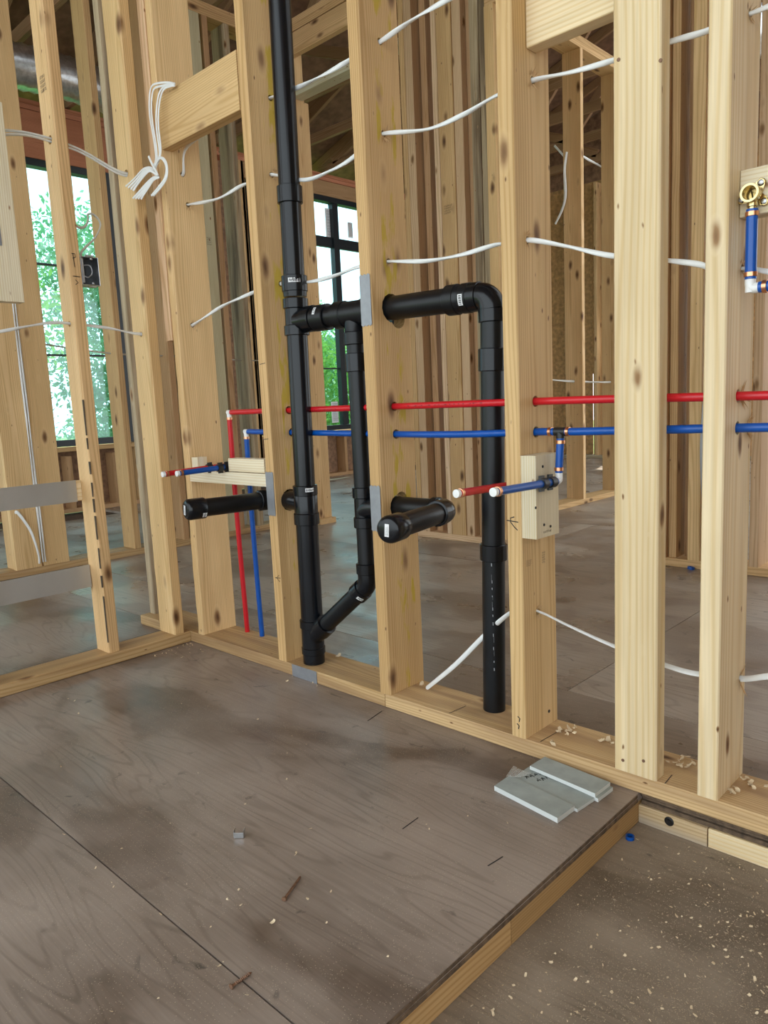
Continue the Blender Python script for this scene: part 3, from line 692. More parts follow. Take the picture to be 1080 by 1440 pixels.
# 45 degree bend and slanted branch into the wye
pe = Vector((xr, yr, ze)); pw = Vector((sx(.12), YP, .118)); dirw = (pw - (pe - Vector((0, 0, .045)))).normalized(); pk = pe - Vector((0, 0, .045))
v, f = lathe(pe + Vector((0, 0, .016)), (0, 0, -1), hub(0, .030, r2 + .006))
sweep(bez([pe - Vector((0, 0, .01)), pk + Vector((0, 0, .012)), pk + dirw * .012, pk + dirw * .035], 5), r2 + .003, 28, v=v, f=f)
lathe(pk + dirw * .022, dirw, hub(0, .032, r2 + .006), v=v, f=f)
eb = link('elbow_fitting', mesh('bend', v, f), 'abs', DR, 40)
tube('pipe', [pk + dirw * .03, pw - dirw * .07], r2 + .001, 'abs_matte', DR, 28)
v, f = lathe((sx(.04), YP, zw[0]), up, [(0, rL - .001), (.028, rL - .001)] + hub(.029, .050, rL + .002) + [(.051, rL), (zw[1] - .04 - .026, rL)] + hub(zw[1] - .04 - .025, zw[1] - .04, rL + .004))
lathe(pw + dirw * .01, -dirw, [(0, rL - .004), (.055, rL - .005), (.056, r2 + .0075), (.092, r2 + .0075), (.093, r2 + .005)], v=v, f=f)
link('wye_fitting', mesh('wye', v, f), 'abs', DR, 40)
# lower tee on the stack; branch through stud 2 and out to a capped trap arm
zA = .534
hh = zl[1] - zl[0]
v, f = lathe((sx(zl[0]), YP, zl[0]), up, hub(0, .034, rL + .004) + [(.035, rL + .001), (hh - .031, rL + .001)] + hub(hh - .030, hh, rU + .0065))
sweep([Vector((sx(.5) + .0, YP, zA - .008)), Vector((sx(.5) - .022, YP, zA - .002)), Vector((sx(.5) - .045, YP, zA)), Vector((sx(.5) - .080, YP, zA))], .0285, 28, v=v, f=f)
lt = link('tee_fitting', mesh('tee4', v, f), 'abs', DR, 40)
def arm(px, pxc, z, xside, y0, cut_dir, tag_):
    """trap arm: horizontal stub through the stud, elbow, run toward the room, domed cap"""
    pass
def trap(xa, xb, y_in, z, xcap, ycap, rP):
    """stub from xa to xb (along X), elbow at xb turning to -Y, run to (xcap, ycap), cap"""
    sgn = 1 if xb > xa else -1; Rb = .034
    c = Vector((xb - sgn * Rb, y_in, z)); dcap = (Vector((xcap, ycap, z)) - Vector((xb, y_in - Rb, z))).normalized()
    tube('pipe', [(xa, y_in, z), (c.x + sgn * .004, y_in, z)], rP, 'abs_matte', DR, 28)
    ep = [Vector((c.x + sgn * Rb * math.sin(a), y_in - Rb * (1 - math.cos(a)), z)) for a in [math.pi / 2 * k / 8 for k in range(9)]]
    v, f = sweep(ep + [ep[-1] + dcap * .01], rP + .0035, 28)
    lathe(c - Vector((sgn * .016, 0, 0)), (sgn, 0, 0), hub(0, .018, rP + .0055), v=v, f=f); lathe(ep[-1], dcap, hub(0, .024, rP + .0055), v=v, f=f)
    e = link('elbow_fitting', mesh('trap_elbow', v, f), 'abs', DR, 40)
    p0 = ep[-1] + dcap * .015; p1 = Vector((xcap, ycap, z))
    tube('pipe', [p0, p1], rP, 'abs_matte', DR, 28)
    capr = rP + .0048; cl = .058
    cp = lo('end_cap', p1 - dcap * (cl - .008), dcap, [(0, capr - .001), (.002, capr), (cl - .012, capr), (cl - .006, capr - .002), (cl - .002, capr - .006), (cl, capr - .012), (cl + .0004, .002)], 'abs', DR, 32, 60)
    return p1 + dcap * .0088, dcap, cp, p1, e
pl = at(375, 703, 'z', zA); pc = at(264, 717, 'z', zA)
yin = YP + .006
tip, dc, capo, p1, e_ = trap(sx(.5) - .075, .462, yin, zA, pc.x, pc.y, .0262)
rgt = Vector((0, 0, 1)).cross(-dc) * -1
def on_cap(tip, dc, capo, sd, tilt):
    n = dc; u = Vector((0, 0, 1)).cross(n).normalized(); v_ = n.cross(u)
    u2 = u * math.cos(tilt) + v_ * math.sin(tilt); v2 = n.cross(u2)
    label_on(capo, tip + n * .0003, u2, v2, .028, .0105, sd)
on_cap(tip, dc, capo, 11, math.radians(82))
zB = .540
pe2 = at(629, 717, 'z', zB); pc2 = at(547, 745, 'z', zB)
tip, dc, capo2, p12, e2_ = trap(xr + .06, pe2.x + .012, yr, zB, pc2.x, pc2.y, .0262)
on_cap(tip, dc, capo2, 12, math.radians(86))
def facing(o, n):  # direction toward the viewer side perpendicular to an axis
    d = (CAM - Vector(o)).normalized(); n = Vector(n).normalized(); d = d - n * d.dot(n); return d.normalized()
def ring_label(part, c, axis, r, w, h, sd, turn=0.0, along=False):
    """curved sticker wrapped on a pipe or fitting"""
    ax = Vector(axis).normalized(); d = facing(c, ax); s = ax.cross(d)
    V = []; F = []; n = 6
    for i in range(n + 1):
        a = turn + (i / n - .5) * w / r
        for t in (-h / 2, h / 2): V.append(Vector(c) + (d * math.cos(a) + s * math.sin(a)) * (r + .0005) + ax * t)
    for i in range(n): F.append((2 * i, 2 * i + 2, 2 * i + 3, 2 * i + 1))
    o = link('sticker', mesh('sticker', V, F), 'sticker', part, 60)
    V = []; F = []; rd = random.Random(sd)
    a = turn - .40 * w / r
    while a < turn + .38 * w / r:
        wd = rd.uniform(.0006, .0022) / r; t0 = rd.choice((-.3, -.3, -.1)) * h; t1 = rd.choice((.3, .3, .12)) * h; k = len(V)
        for aa, t in ((a, t0), (a + wd, t0), (a + wd, t1), (a, t1)): V.append(Vector(c) + (d * math.cos(aa) + s * math.sin(aa)) * (r + .0010) + ax * t)
        F.append((k, k + 1, k + 2, k + 3)); a += wd * 1.75
    link('sticker_print', mesh('print', V, F), 'ink', part)
ring_label(c2, (sx(zc2[0]), YP, (zc2[0] + zc2[1]) / 2 + .006), (0, 0, 1), rU + .0065, .034, .012, 21, .0)
ring_label(lt, (sx(zl[1]), YP, zl[1] - .012), (0, 0, 1), rU + .0065, .026, .011, 22, .35)
ring_label(c4, hp(1.204), hd, rU + .005, .026, .012, 23, .05)
ring_label(c3, hp(.728), hd, rU + .0055, .022, .009, 24, -.65)
ring_label(eb, pk + dirw * .036, dirw, r2 + .006, .020, .010, 25, -.5)
ring_label(e2_, Vector((pe2.x + .012 - .034 + .008, yr, zB)), (1, 0, 0), .0318, .020, .012, 26, 1.0)
ring_label(capo, p1 - (p1 - Vector((pl.x, .02, zA))).normalized() * .040, (p1 - Vector((pl.x, .02, zA))), .0311, .016, .012, 27, -.75)

# ================================================================== WATER LINES
rw = .0084
HOT = empty('hot_water_line', 'red plastic hot water pipe threaded through the studs', 'water pipe')
CLD = empty('cold_water_line', 'blue plastic cold water pipe threaded through the studs', 'water pipe')
yR = .066
hr = [at(322, 580, 'y', .078), at(600, 570, 'y', yR), at(830, 562, 'y', yR), at(1080, 556, 'y', yR), at(1200, 552, 'y', yR)]
hr[-1].x = max(hr[-1].x, 2.2)
tube('pipe', bez([hr[0] + Vector((.012, 0, 0))] + hr[1:], 5), rw, 'red', HOT, 16)
hb = [at(346, 607, 'y', .085), at(600, 611, 'y', yR), at(765, 607, 'y', yR)]
tube('pipe', bez([hb[0] + Vector((.012, 0, 0))] + hb[1:], 5), rw, 'blue', CLD, 16)
hb2 = [at(806, 607, 'y', yR), at(940, 604, 'y', yR), at(1080, 601, 'y', yR), at(1180, 600, 'y', yR)]
tube('pipe', bez(hb2, 5), rw, 'blue', CLD, 16)
teeb = (at(788, 607, 'y', yR))
tube('pipe', [hb[-1] - Vector((.006, 0, 0)), teeb - Vector((.008, 0, 0))], rw, 'blue', CLD, 16)
def rings(par, p, d, r=rw, gap=(.0,)):
    for g_ in gap: lo('crimp_ring', Vector(p) + Vector(d).normalized() * g_, d, [(0, r + .0004), (.0005, r + .0016), (.0075, r + .0016), (.008, r + .0004)], 'copper', par, 18)
# left vertical drops
def drop(par, end, base, mat):
    base = at(*base, 'z', .0386); base.y = min(max(base.y, .08), .118); top = Vector((end.x, end.y, end.z))
    tube('pipe', bez([top - Vector((0, 0, .016)), top * .5 + Vector((base.x, base.y, .04)) * .5 + Vector((-.004, 0, 0)), Vector((base.x, base.y, .0386))], 8), rw, mat, par, 16)
    v, f = sweep(bez([top + Vector((.016, 0, 0)), top + Vector((.004, 0, 0)), top + Vector((0, 0, -.005)), top + Vector((0, 0, -.018))], 4), rw * .92, 14)
    lathe(top + Vector((.004, 0, 0)), (-1, 0, 0), [(0, rw * .9), (.010, rw * .95), (.012, rw * .6)], 14, v, f)
    link('elbow_fitting', mesh('pex_elbow', v, f), 'white', par, 50)
    rings(par, top - Vector((0, 0, .016)), (0, 0, -1)); return base
dR = drop(HOT, hr[0], (348, 888), 'red'); dB = drop(CLD, hb[0], (369, 894), 'blue')
# tee and drop on the right
v, f = sweep([teeb - Vector((.013, 0, 0)), teeb + Vector((.013, 0, 0))], rw + .0012, 14); sweep([teeb, teeb - Vector((0, 0, .014))], rw + .0012, 14, v=v, f=f)
link('tee_fitting', mesh('pex_tee', v, f), 'black', CLD, 40)
tube('pipe', [teeb + Vector((.008, 0, 0)), hb2[0] + Vector((.004, 0, 0))], rw, 'blue', CLD, 16)
rings(CLD, teeb - Vector((.028, 0, 0)), (1, 0, 0)); rings(CLD, teeb + Vector((.015, 0, 0)), (1, 0, 0))
xs_ = 1.454; zb_low = .6255
tube('pipe', [teeb - Vector((0, 0, .013)), (xs_ + .0, teeb.y, zb_low + .018)], rw, 'blue', CLD, 16)
rings(CLD, teeb - Vector((0, 0, .018)), (0, 0, -1)); rings(CLD, (xs_, teeb.y, zb_low + .030), (0, 0, -1))
v, f = sweep(bez([Vector((xs_, teeb.y, zb_low + .02)), Vector((xs_, teeb.y, zb_low + .004)), Vector((xs_, teeb.y - .006, zb_low)), Vector((xs_, teeb.y - .02, zb_low))], 4), rw * .95, 14)
link('elbow_fitting', mesh('pex_elbow', v, f), 'white', CLD, 50)
def stub(par, far, near, mat, capmat='white'):
    far, near = Vector(far), Vector(near); d = (near - far).normalized()
    tube('pipe', [far, near], rw, mat, par, 16)
    rings(par, near - d * .016, d)
    lo('end_cap', near - d * .004, d, [(0, rw + .0006), (.006, rw + .0008), (.0085, rw + .0004), (.009, rw - .002)], 'white', par, 18)
    return far, near, d
def clip(par, c, d, side, nm='pipe_clip'):
    """black two-ear pipe clamp round a pipe"""
    d = Vector(d).normalized(); s = Vector(side).normalized()
    v, f = lathe(Vector(c) - d * .009, d, [(0, rw + .0035), (.018, rw + .0035)], 14)
    u = d.cross(s).normalized()
    for sg in (-1, 1):
        o = Vector(c) + u * sg * .010 + s * .004; k = len(v)
        for a in (-.008, .008):
            for b_ in (-.008, .007):
                for e in (-.0025, .0025): v.append(o + d * a + u * sg * b_ + s * e)
        f += [(k, k + 1, k + 3, k + 2), (k + 4, k + 6, k + 7, k + 5), (k, k + 4, k + 5, k + 1), (k + 2, k + 3, k + 7, k + 6), (k, k + 2, k + 6, k + 4), (k + 1, k + 5, k + 7, k + 3)]
    link(nm, mesh(nm, v, f), 'black', par, 40)
fa, ne, d_ = stub(CLD, (xs_, teeb.y - .012, zb_low), at(695, 692, 'x', xs_), 'blue')
clip(CLD, fa + d_ * .018, d_, (-1, 0, 0)); clip(CLD, fa + d_ * .052, d_, (-1, 0, 0))
xr_ = 1.338
nr_ = at(643, 694, 'x', xr_); fr_ = at(706, 684, 'x', xr_); dd = (nr_ - fr_).normalized()
stub(HOT, fr_ - dd * .10, nr_, 'red'); 
lumpz = (fr_ - dd * .10)
tube('pipe', bez([lumpz + dd * .006, lumpz - dd * .01 + Vector((0, 0, .01)), lumpz - dd * .012 + Vector((0, 0, .06)), Vector((lumpz.x, yR + .0, hr[2].z - .012))], 5), rw, 'red', HOT, 16)
clip(HOT, fr_ - dd * .06, dd, (1, 0, 0))
# left stubs over the bracket
xbL, xrL = .286, .205
fbL = at(322, 656, 'x', xbL); nbL = at(250, 666, 'x', xbL - .004); frL = at(298, 657, 'x', xrL); nrL = at(230, 667, 'x', xrL - .002)
fa, ne, d_ = stub(CLD, fbL, nbL, 'blue'); clip(CLD, fa + d_ * .01, d_, (1, 0, 0)); clip(CLD, fa + d_ * .035, d_, (1, 0, 0))
tube('pipe', bez([fa - d_ * .0, fa - d_ * .03, Vector((hb[0].x, hb[0].y, fa.z - .0))], 5), rw * .96, 'blue', CLD, 14)
fa, ne, d_ = stub(HOT, frL, nrL, 'red'); clip(HOT, fa + d_ * .01, d_, (1, 0, 0))
tube('pipe', bez([fa, fa - d_ * .03, Vector((hr[0].x - .01, hr[0].y, fa.z))], 5), rw * .96, 'red', HOT, 14)
# pipe print on red line
for (xa, xb, sd) in ((.60, .78, 31), (1.03, 1.30, 32)):
    za = hr[1].z + .0
    stamp((xa, yR - rw - .0006, za - .001), (1, 0, 0), (0, 0, 1), xb - xa, .004, 1, HOT, 'red_dark', sd, 'pipe_print')
# brackets and blocks (fixed to the wall)
boxm(WA, 'blocking', .081, .4985, .000, .036, .578, .6165, 'pine_white', 'pale pipe support bracket between two studs')
boxm(WA, 'blocking', .306, .490, .004, .042, .6185, .660, 'pine_white')
boxm(WA, 'blocking', .093, .128, .004, .042, .6185, .660, 'pine_white')
bk = boxm(WA, 'blocking', 1.400, 1.438, -.001, .092, .505, .685, 'pine_white', 'pale block screwed to the stud under the blue pipe')
zr0, zr1 = at(1037, 307, 'y', .05).z, at(1037, 241, 'y', .05).z
boxm(WA, 'blocking', 1.8235, 2.199, .050, .088, zr0, zr1, 'pine_white', 'pale block carrying a brass fitting')

# shower riser with brass elbow
SH = empty('shower_supply_pipe', 'short blue pipe rising to a brass wall fitting on a pale block', 'water pipe', loc=(0, 0, 0))
yb0 = .048; bc = at(1056, 272, 'y', yb0 - .02); xB = bc.x
v, f = lathe((xB, yb0 + .001, bc.z), (0, -1, 0), [(0, .010), (.012, .0125), (.014, .0150), (.028, .0155), (.030, .0150), (.030, .0115), (.012, .0105)], 28)
f.pop(); 
for an in (60, 190, 320):
    a = math.radians(an); c = Vector((xB + .021 * math.cos(a), yb0, bc.z + .021 * math.sin(a)))
    lathe(c + Vector((0, .001, 0)), (0, -1, 0), [(0, .0072), (.004, .0072), (.005, .006)], 16, v, f)
    k = len(v); u = Vector((math.cos(a), 0, math.sin(a))); s = Vector((-u.z, 0, u.x)); b0 = Vector((xB, yb0 + .001, bc.z))
    for t, w_ in ((.004, .010), (.021, .0072)):
        for sg in (-1, 1):
            for yy in (0, -.005): v.append(b0 + u * t + s * sg * w_ + Vector((0, yy, 0)))
    f += [(k + 1, k + 5, k + 7, k + 3), (k, k + 2, k + 6, k + 4), (k, k + 4, k + 5, k + 1), (k + 2, k + 3, k + 7, k + 6)]
lathe((xB, yb0 - .012, bc.z - .008), (0, 0, -1), [(0, .0085), (.012, .0085), (.013, .007), (.020, .007)], 18, v, f)
br = link('brass_elbow', mesh('brass', v, f), 'brass', SH, 40); br['label'] = 'brass drop ear elbow'
for an in (60, 190, 320):
    a = math.radians(an); lo('screw', (xB + .021 * math.cos(a), yb0 - .004, bc.z + .021 * math.sin(a)), (0, -1, 0), [(0, .0045), (.002, .0045), (.003, .0025)], 'steel', br, 12)
zE = at(1055, 403, 'y', yb0 - .012).z; ptop = Vector((xB, yb0 - .012, bc.z - .024))
tube('pipe', [ptop, (xB, yb0 - .012, zE + .012)], rw + .001, 'blue', SH, 18)
rings(SH, ptop - Vector((0, 0, .004)), (0, 0, -1), rw + .001); rings(SH, (xB, yb0 - .012, zE + .024), (0, 0, -1), rw + .001)
v, f = sweep(bez([Vector((xB, yb0 - .012, zE + .015)), Vector((xB, yb0 - .012, zE + .002)), Vector((xB + .005, yb0 - .012, zE - .003)), Vector((xB + .018, yb0 - .012, zE - .003))], 4), rw * 1.05, 14)
lathe((xB, yb0 - .012, zE + .003), (0, 0, -1), [(0, rw), (.013, rw)], 14, v, f)
link('elbow_fitting', mesh('pex_elbow', v, f), 'white', SH, 50)
tube('pipe', [(xB + .014, yb0 - .012, zE - .003), (2.19, yb0 - .012, zE - .004)], rw + .001, 'blue', SH, 18)
rings(SH, (xB + .020, yb0 - .012, zE - .003), (1, 0, 0), rw + .001)

# ================================================================== NAIL PLATES
def nplate(px0, py0, py1, x0, x1, lab):
    z1 = at(px0, py0, 'y', 0).z; z0 = at(px0, py1, 'y', 0).z
    n = 6; pts = []
    for k in range(n + 1): pts.append((x0 + (x1 - x0) * k / n, -.0005, z1 + (.0035 if k % 2 else 0)))
    for k in range(n + 1): pts.append((x1 - (x1 - x0) * k / n, -.0005, z0 - (.0035 if k % 2 else 0)))
    slab('nail_plate', pts, .0012, (0, -1, 0), 'nailplate', WA, lab)
nplate(382, 665, 724, .501, .537, 'grey steel nail plate'); nplate(510, 388, 458, .939, .975, 'grey steel nail plate'); nplate(524, 684, 745, .939, .975, 'grey steel nail plate')
xa, xb = at(412, 950, 'y', 0).x, at(446, 955, 'y', 0).x
slab('nail_plate', [(xa, -.0005, .001), (xb, -.0005, .001), (xb, -.0005, .0385), (xa, -.0005, .0385)], .0012, (0, -1, 0), 'nailplate', WA, 'grey steel nail plate on the bottom plate')

# ================================================================== CABLES and bored holes
HOLES = {}
XR = {'s1': .080, 's2': .538, 's3': .976, 's4': 1.399, 's6': 1.822}; XLF = {'s1': .042, 's2': .500, 's3': .938, 's4': 1.361, 's6': 1.784}
SO = {'s1': s1, 's2': s2, 's3': s3, 's4': s4, 's6': s6}
def bore(sn, y, z, r): HOLES.setdefault(sn, []).append((y, z, r))
def cable(label, seq, r=.0056, flat=.66, twist=18, mat='cable', start=None, end=None, ym=.07, hr=.0085):
    pts = [Vector(p_) for p_ in (start or [])]; yl = ym
    for it in seq:
        if isinstance(it[0], str):
            sn, px, py = it; h = at(px, py, 'x', XR[sn] + .001); h.y = min(max(h.y, .03), .115); yl = h.y
            bore(sn, h.y, h.z, hr)
            pts += [Vector((XLF[sn] - .004, h.y, h.z)), Vector((XR[sn] + .004, h.y, h.z))]
        else: pts.append(at(it[0], it[1], 'y', yl * .5 + ym * .5))
    pts += [Vector(p_) for p_ in (end or [])]
    o = tube('electrical_cable', bez(pts, 7), r, mat, None, 12, flat, twist)
    return tag(o, label, 'cable')
cable('white cable sagging through the studs level with the top of the black drain stack coupling', [('s1', 265, 288), (305, 280), (340, 261), ('s2', 382, 246), (428, 253), (465, 240), (497, 221), ('s3', 540, 188), (600, 182), (650, 162), (695, 136), ('s4', 750, 113), (805, 101), (862, 85), (945, 58), (990, 45), ('s6', 1056, 19), (1085, 7), (1130, -14)], start=[(.02, .075, 1.42), (.035, .072, 1.412)])
cable('white cable sagging through the studs just above the upper horizontal drain pipe', [('s1', 271, 457), (310, 432), (352, 413), ('s2', 395, 399), (437, 396), (470, 388), (505, 375), ('s3', 547, 368), (600, 367), (650, 358), (698, 344), ('s4', 743, 338), (800, 347), (862, 360), (945, 367), (988, 373), ('s6', 1045, 378), (1080, 382), (1130, 388)], start=[(.02, .075, 1.075), (.035, .072, 1.075)])
cable('doubled white cable climbing through the studs above the other cables', [('s1', 257, 245), (264, 205), (330, 165), ('s2', 380, 138), (430, 118), (493, 84), ('s3', 535, 58), (580, 28), (632, -2), (690, -30)], start=[(.02, .06, 1.52), (.036, .06, 1.52)], flat=.55, r=.0062)
pb = at(600, 968, 'z', .039)
cable('flat white cable rising from the bottom plate and crossing the studs low down', [(640, 935), (680, 895), (712, 866), ('s4', 757, 860), (800, 880), (862, 908), (940, 937), (983, 948), ('s6', 1042, 954), (1080, 951), (1130, 949)], start=[(pb.x, pb.y, .0392)], flat=.45, r=.0062, twist=3, ym=pb.y * .4 + .04)
# water / drain holes
def zon(path, x):
    for a, b_ in zip(path, path[1:]):
        if a.x <= x <= b_.x: t = (x - a.x) / (b_.x - a.x); q = a + (b_ - a) * t; return q.y, q.z
    q = path[-1] if x > path[-1].x else path[0]; return q.y, q.z
for sn in ('s2', 's3', 's4', 's6'):
    y, z = zon(bez([hr[0] + Vector((.012, 0, 0))] + hr[1:], 5), XR[sn] - .019); bore(sn, y, z, .0125)
    y, z = zon(bez([hb[0] + Vector((.012, 0, 0))] + hb[1:], 5), XR[sn] - .019) if sn != 's6' else zon(bez(hb2, 5), 1.80); bore(sn, y, z, .0125)
bore('s2', yin, zA, .0335); bore('s3', yH(.957), zH(.957), .036); bore('s3', yr, zB, .0315)
HOLES['s3'].append((yH(.957) + .022, zH(.957) - .024, .026)); HOLES['s3'].append((yr - .0 + .012, zB + .014, .024))
for sn, hl in HOLES.items():
    for y, z, r in hl: cut(SO[sn], [((XLF[sn] - .02, y, z), (XR[sn] + .02, y, z), r)])
# torn fibres round the holes (part of the wall)
def splinters(p, n, size, seed, nrm=(1, 0, 0)):
    rd = random.Random(seed); V = []; F = []; nrm = Vector(nrm)
    a1 = Vector((0, 1, 0)) if abs(nrm.x) > .5 else Vector((1, 0, 0)); a2 = Vector((0, 0, 1))
    for k in range(n):
        a = rd.choice((math.pi / 2, -math.pi / 2)) + rd.gauss(0, .55); d = a1 * math.cos(a) + a2 * math.sin(a)
        l = size * rd.uniform(.4, 1.0); w = size * rd.uniform(.06, .16); b0 = Vector(p) + d * .008; s = d.cross(nrm) * w; tip = b0 + d * l + nrm * l * rd.uniform(.15, .7)
        i = len(V); V += [b0 - s, b0 + s, tip, b0 + nrm * .0012 + d * l * .3]; F += [(i, i + 1, i + 3), (i + 1, i + 2, i + 3), (i, i + 3, i + 2)]
    return link('splinters', mesh('splinters', V, F), 'fibre', WA)
for i, (sn, px, py, n, s) in enumerate((('s2', 384, 246, 12, .014), ('s2', 396, 399, 5, .008), ('s3', 542, 190, 14, .014), ('s3', 546, 367, 8, .009), ('s4', 748, 112, 14, .013), ('s4', 743, 337, 12, .011), ('s4', 757, 860, 10, .013), ('s3', 563, 574, 3, .018), ('s1', 271, 457, 6, .010), ('s1', 265, 288, 4, .014),
     ('s6', 1056, 19, 8, .012), ('s6', 1044, 556, 9, .020), ('s6', 1052, 601, 7, .020), ('s6', 1043, 376, 8, .012), ('s6', 1042, 954, 4, .020), ('s2', 400, 700, 4, .01))):
    splinters(at(px, py, 'x', XR[sn] + .0008), int(n * 1.6), s * 1.35, 100 + i)

# ---- left wall cables
def cableB(label, groups, r=.0042, flat=.6, twist=4, mat='cable', x=-.05):
    pts = [at(px, py, 'x', x) for px, py in groups]
    return tag(tube('electrical_cable', bez(pts, 7), r, mat, None, 12, flat, twist), label, 'cable')
def boreB(st, px, py, y, r=.010, x=-.05):
    h = at(px, py, 'y', y); cut(st, [((h.x, y - .02, h.z), (h.x, y + .06, h.z), r)])
cB1 = [(-30, 176), (20, 190), (62, 197), (80, 198), (100, 201), (140, 222), (178, 241), (196, 250)]
zb1 = at(75, 198, 'x', -.05); zb2 = at(186, 246, 'x', -.05)
cut(b1, [((-.05, -.33, zb1.z + .002), (-.05, -.24, zb1.z - .002), .013)]); cut(b2, [((-.05, -.09, zb2.z + .003), (-.05, -.0, zb2.z - .003), .012)])
def tB(label, pts, **k): return tag(tube('electrical_cable', bez([Vector(p_) for p_ in pts], 7), k.get('r', .0052), k.get('mat', 'cable'), None, 12, .6, k.get('tw', 4)), label, 'cable')
zl1 = at(0, 190, 'x', -.05).z
tB('white cable entering the bark-edged stud high up, upper of the pair', [(-.05, -.68, at(-60, 170, 'x', -.05).z), (-.05, -.52, at(0, 187, 'x', -.05).z), (-.05, -.38, zb1.z + .006), (-.049, -.281, zb1.z + .003), (-.05, -.20, at(125, 214, 'x', -.05).z), (-.05, -.095, zb2.z + .006), (-.05, -.04, zb2.z), (-.05, -.015, zb2.z - .004)])
tB('white cable entering the bark-edged stud high up, lower of the pair', [(-.05, -.68, at(-60, 202, 'x', -.05).z), (-.05, -.52, at(0, 199, 'x', -.05).z), (-.05, -.38, zb1.z - .002), (-.051, -.281, zb1.z - .006), (-.052, -.20, at(125, 214, 'x', -.05).z - .007), (-.053, -.095, zb2.z - .001), (-.053, -.04, zb2.z - .006), (-.053, -.015, zb2.z - .01)])
zc_1 = at(105, 456, 'x', -.05).z; zc_2 = at(196, 470, 'x', -.05).z
cut(b1, [((-.05, -.33, zc_1), (-.05, -.24, zc_1), .009)]); cut(b2, [((-.05, -.09, zc_2), (-.05, -.0, zc_2), .009)])
tB('greyish twisted cable crossing the left wall studs at mid height', [(-.05, -.62, at(-20, 478, 'x', -.05).z), (-.05, -.50, at(20, 466, 'x', -.05).z), (-.05, -.36, zc_1 + .001), (-.05, -.281, zc_1), (-.05, -.18, at(150, 461, 'x', -.05).z), (-.05, -.09, zc_2 + .003), (-.05, -.041, zc_2), (-.05, -.015, zc_2)], mat='cable', tw=22)

# ---- electrical box
EB = empty('junction_box', 'open galvanised electrical box screwed beside the bark-edged stud', 'electrical box', loc=(0, 0, 0))
q0 = at(117, 360, 'x', -.012); q1 = at(142, 402, 'x', -.012)
bx0, bx1, by0, by1, bz0, bz1 = -.062, -.014, -.2605, q1.y, q1.z, q0.z
boxm(EB, 'box_back', bx0, bx0 + .0015, by0, by1, bz0, bz1, 'black')
boxm(EB, 'box_side', bx0, bx1, by0, by0 + .0015, bz0, bz1, 'galv'); boxm(EB, 'box_side', bx0, bx1, by1 - .0015, by1, bz0, bz1, 'galv')
boxm(EB, 'box_side', bx0, bx1, by0, by1, bz0, bz0 + .0015, 'galv'); boxm(EB, 'box_side', bx0, bx1, by0, by1, bz1 - .0015, bz1, 'galv')
for zz in (bz0 - .006, bz1 + .002): boxm(EB, 'mounting_ear', bx1 - .012, bx1 - .001, by0 + .02, by0 + .045, zz, zz + .004, 'galv')
for zz in (bz0 + .006, bz1 - .006): lo('screw', (bx1 - .004, by0 + .035, zz), (1, 0, 0), [(0, .004), (.004, .004), (.006, .002)], 'steel', EB, 12)
cy = (by0 + by1) / 2; cz = (bz0 + bz1) / 2
tube('wire', bez([(bx0 + .01, cy - .015, cz + .02), (bx0 + .02, cy + .012, cz + .022), (bx0 + .024, cy + .016, cz + .0), (bx0 + .02, cy + .004, cz - .015), (bx0 + .012, cy - .012, cz - .006)], 6), .0022, 'steel', EB, 8)
boxm(EB, 'clamp_bar', bx1 - .012, bx1 - .006, by0 + .006, by0 + .012, bz0 + .008, bz1 - .008, 'galv')
tag(tube('electrical_cable', bez([at(px, py, 'x', -.03) for px, py in ((104, 315), (112, 320), (120, 318), (124, 308), (123, 302), (130, 301), (138, 308), (141, 318), (134, 334), (122, 346), (114, 356), (115, 366))], 6), .0042, 'cable_g', None, 12, .6, 10), 'beige cable hooked in a curl above the metal box', 'cable')

# ---- hanging cable bundle
HB = empty('cable_bundle', 'bundle of white cables hanging folded from the backing board', 'cable', loc=(0, 0, 0))
hx = at(246, 118, 'y', -.006)
def hang(px, y0, y1, tw=0, r=.0037, nm='cable_strand'):
    pts = []
    for i, (a, b_) in enumerate(px): pts.append(at(a, b_, 'y', y0 + (y1 - y0) * i / (len(px) - 1)))
    return tube(nm, bez(pts, 6), r, 'cable', HB, 10, .55, tw)
hang([(246, 118), (236, 116), (222, 117), (213, 122), (210, 140), (211, 165), (216, 195), (219, 222), (215, 238)], -.008, -.030)
hang([(246, 119), (238, 119), (226, 121), (216, 126), (213, 145), (214, 168), (219, 200), (221, 225), (218, 240)], -.012, -.036)
hang([(246, 118), (238, 120), (229, 123), (223, 134), (220, 155), (220, 180), (224, 210), (223, 222), (216, 232)], -.010, -.040)
hang([(246, 120), (240, 121), (231, 125), (226, 136), (223, 156), (223, 180), (226, 208), (224, 224), (218, 236)], -.015, -.046)
for k in range(4):
    o = k * 3.4
    hang([(219 + k * .6, 246), (212, 236 + o * .45), (201 + o * .4, 238 + o * .6), (189 + o * .5, 251 + o * .7), (177 + o * 1.0, 262 + o * .6)], -.040 - .003 * k, -.078 - .003 * (k % 2))
    hang([(222 + k * .6, 249), (215 + o * .1, 250 + o * .3), (206 + o * .3, 258 + o * .5), (197 + o * .6, 268 + o * .4), (187 + o * 1.1, 279 + o * .1)], -.044 - .003 * k, -.076 - .003 * (k % 2))
for k in range(2): hang([(216, 238), (222 + k * 2, 223), (229 + k * 2, 224), (234 + k, 235), (232 + k * 2, 250), (224 + k * 3, 262), (213 + k * 3, 275)], -.046, -.056 - k * .005)
hang([(209, 220), (213, 229), (219, 240), (222, 247)], -.052, -.058)

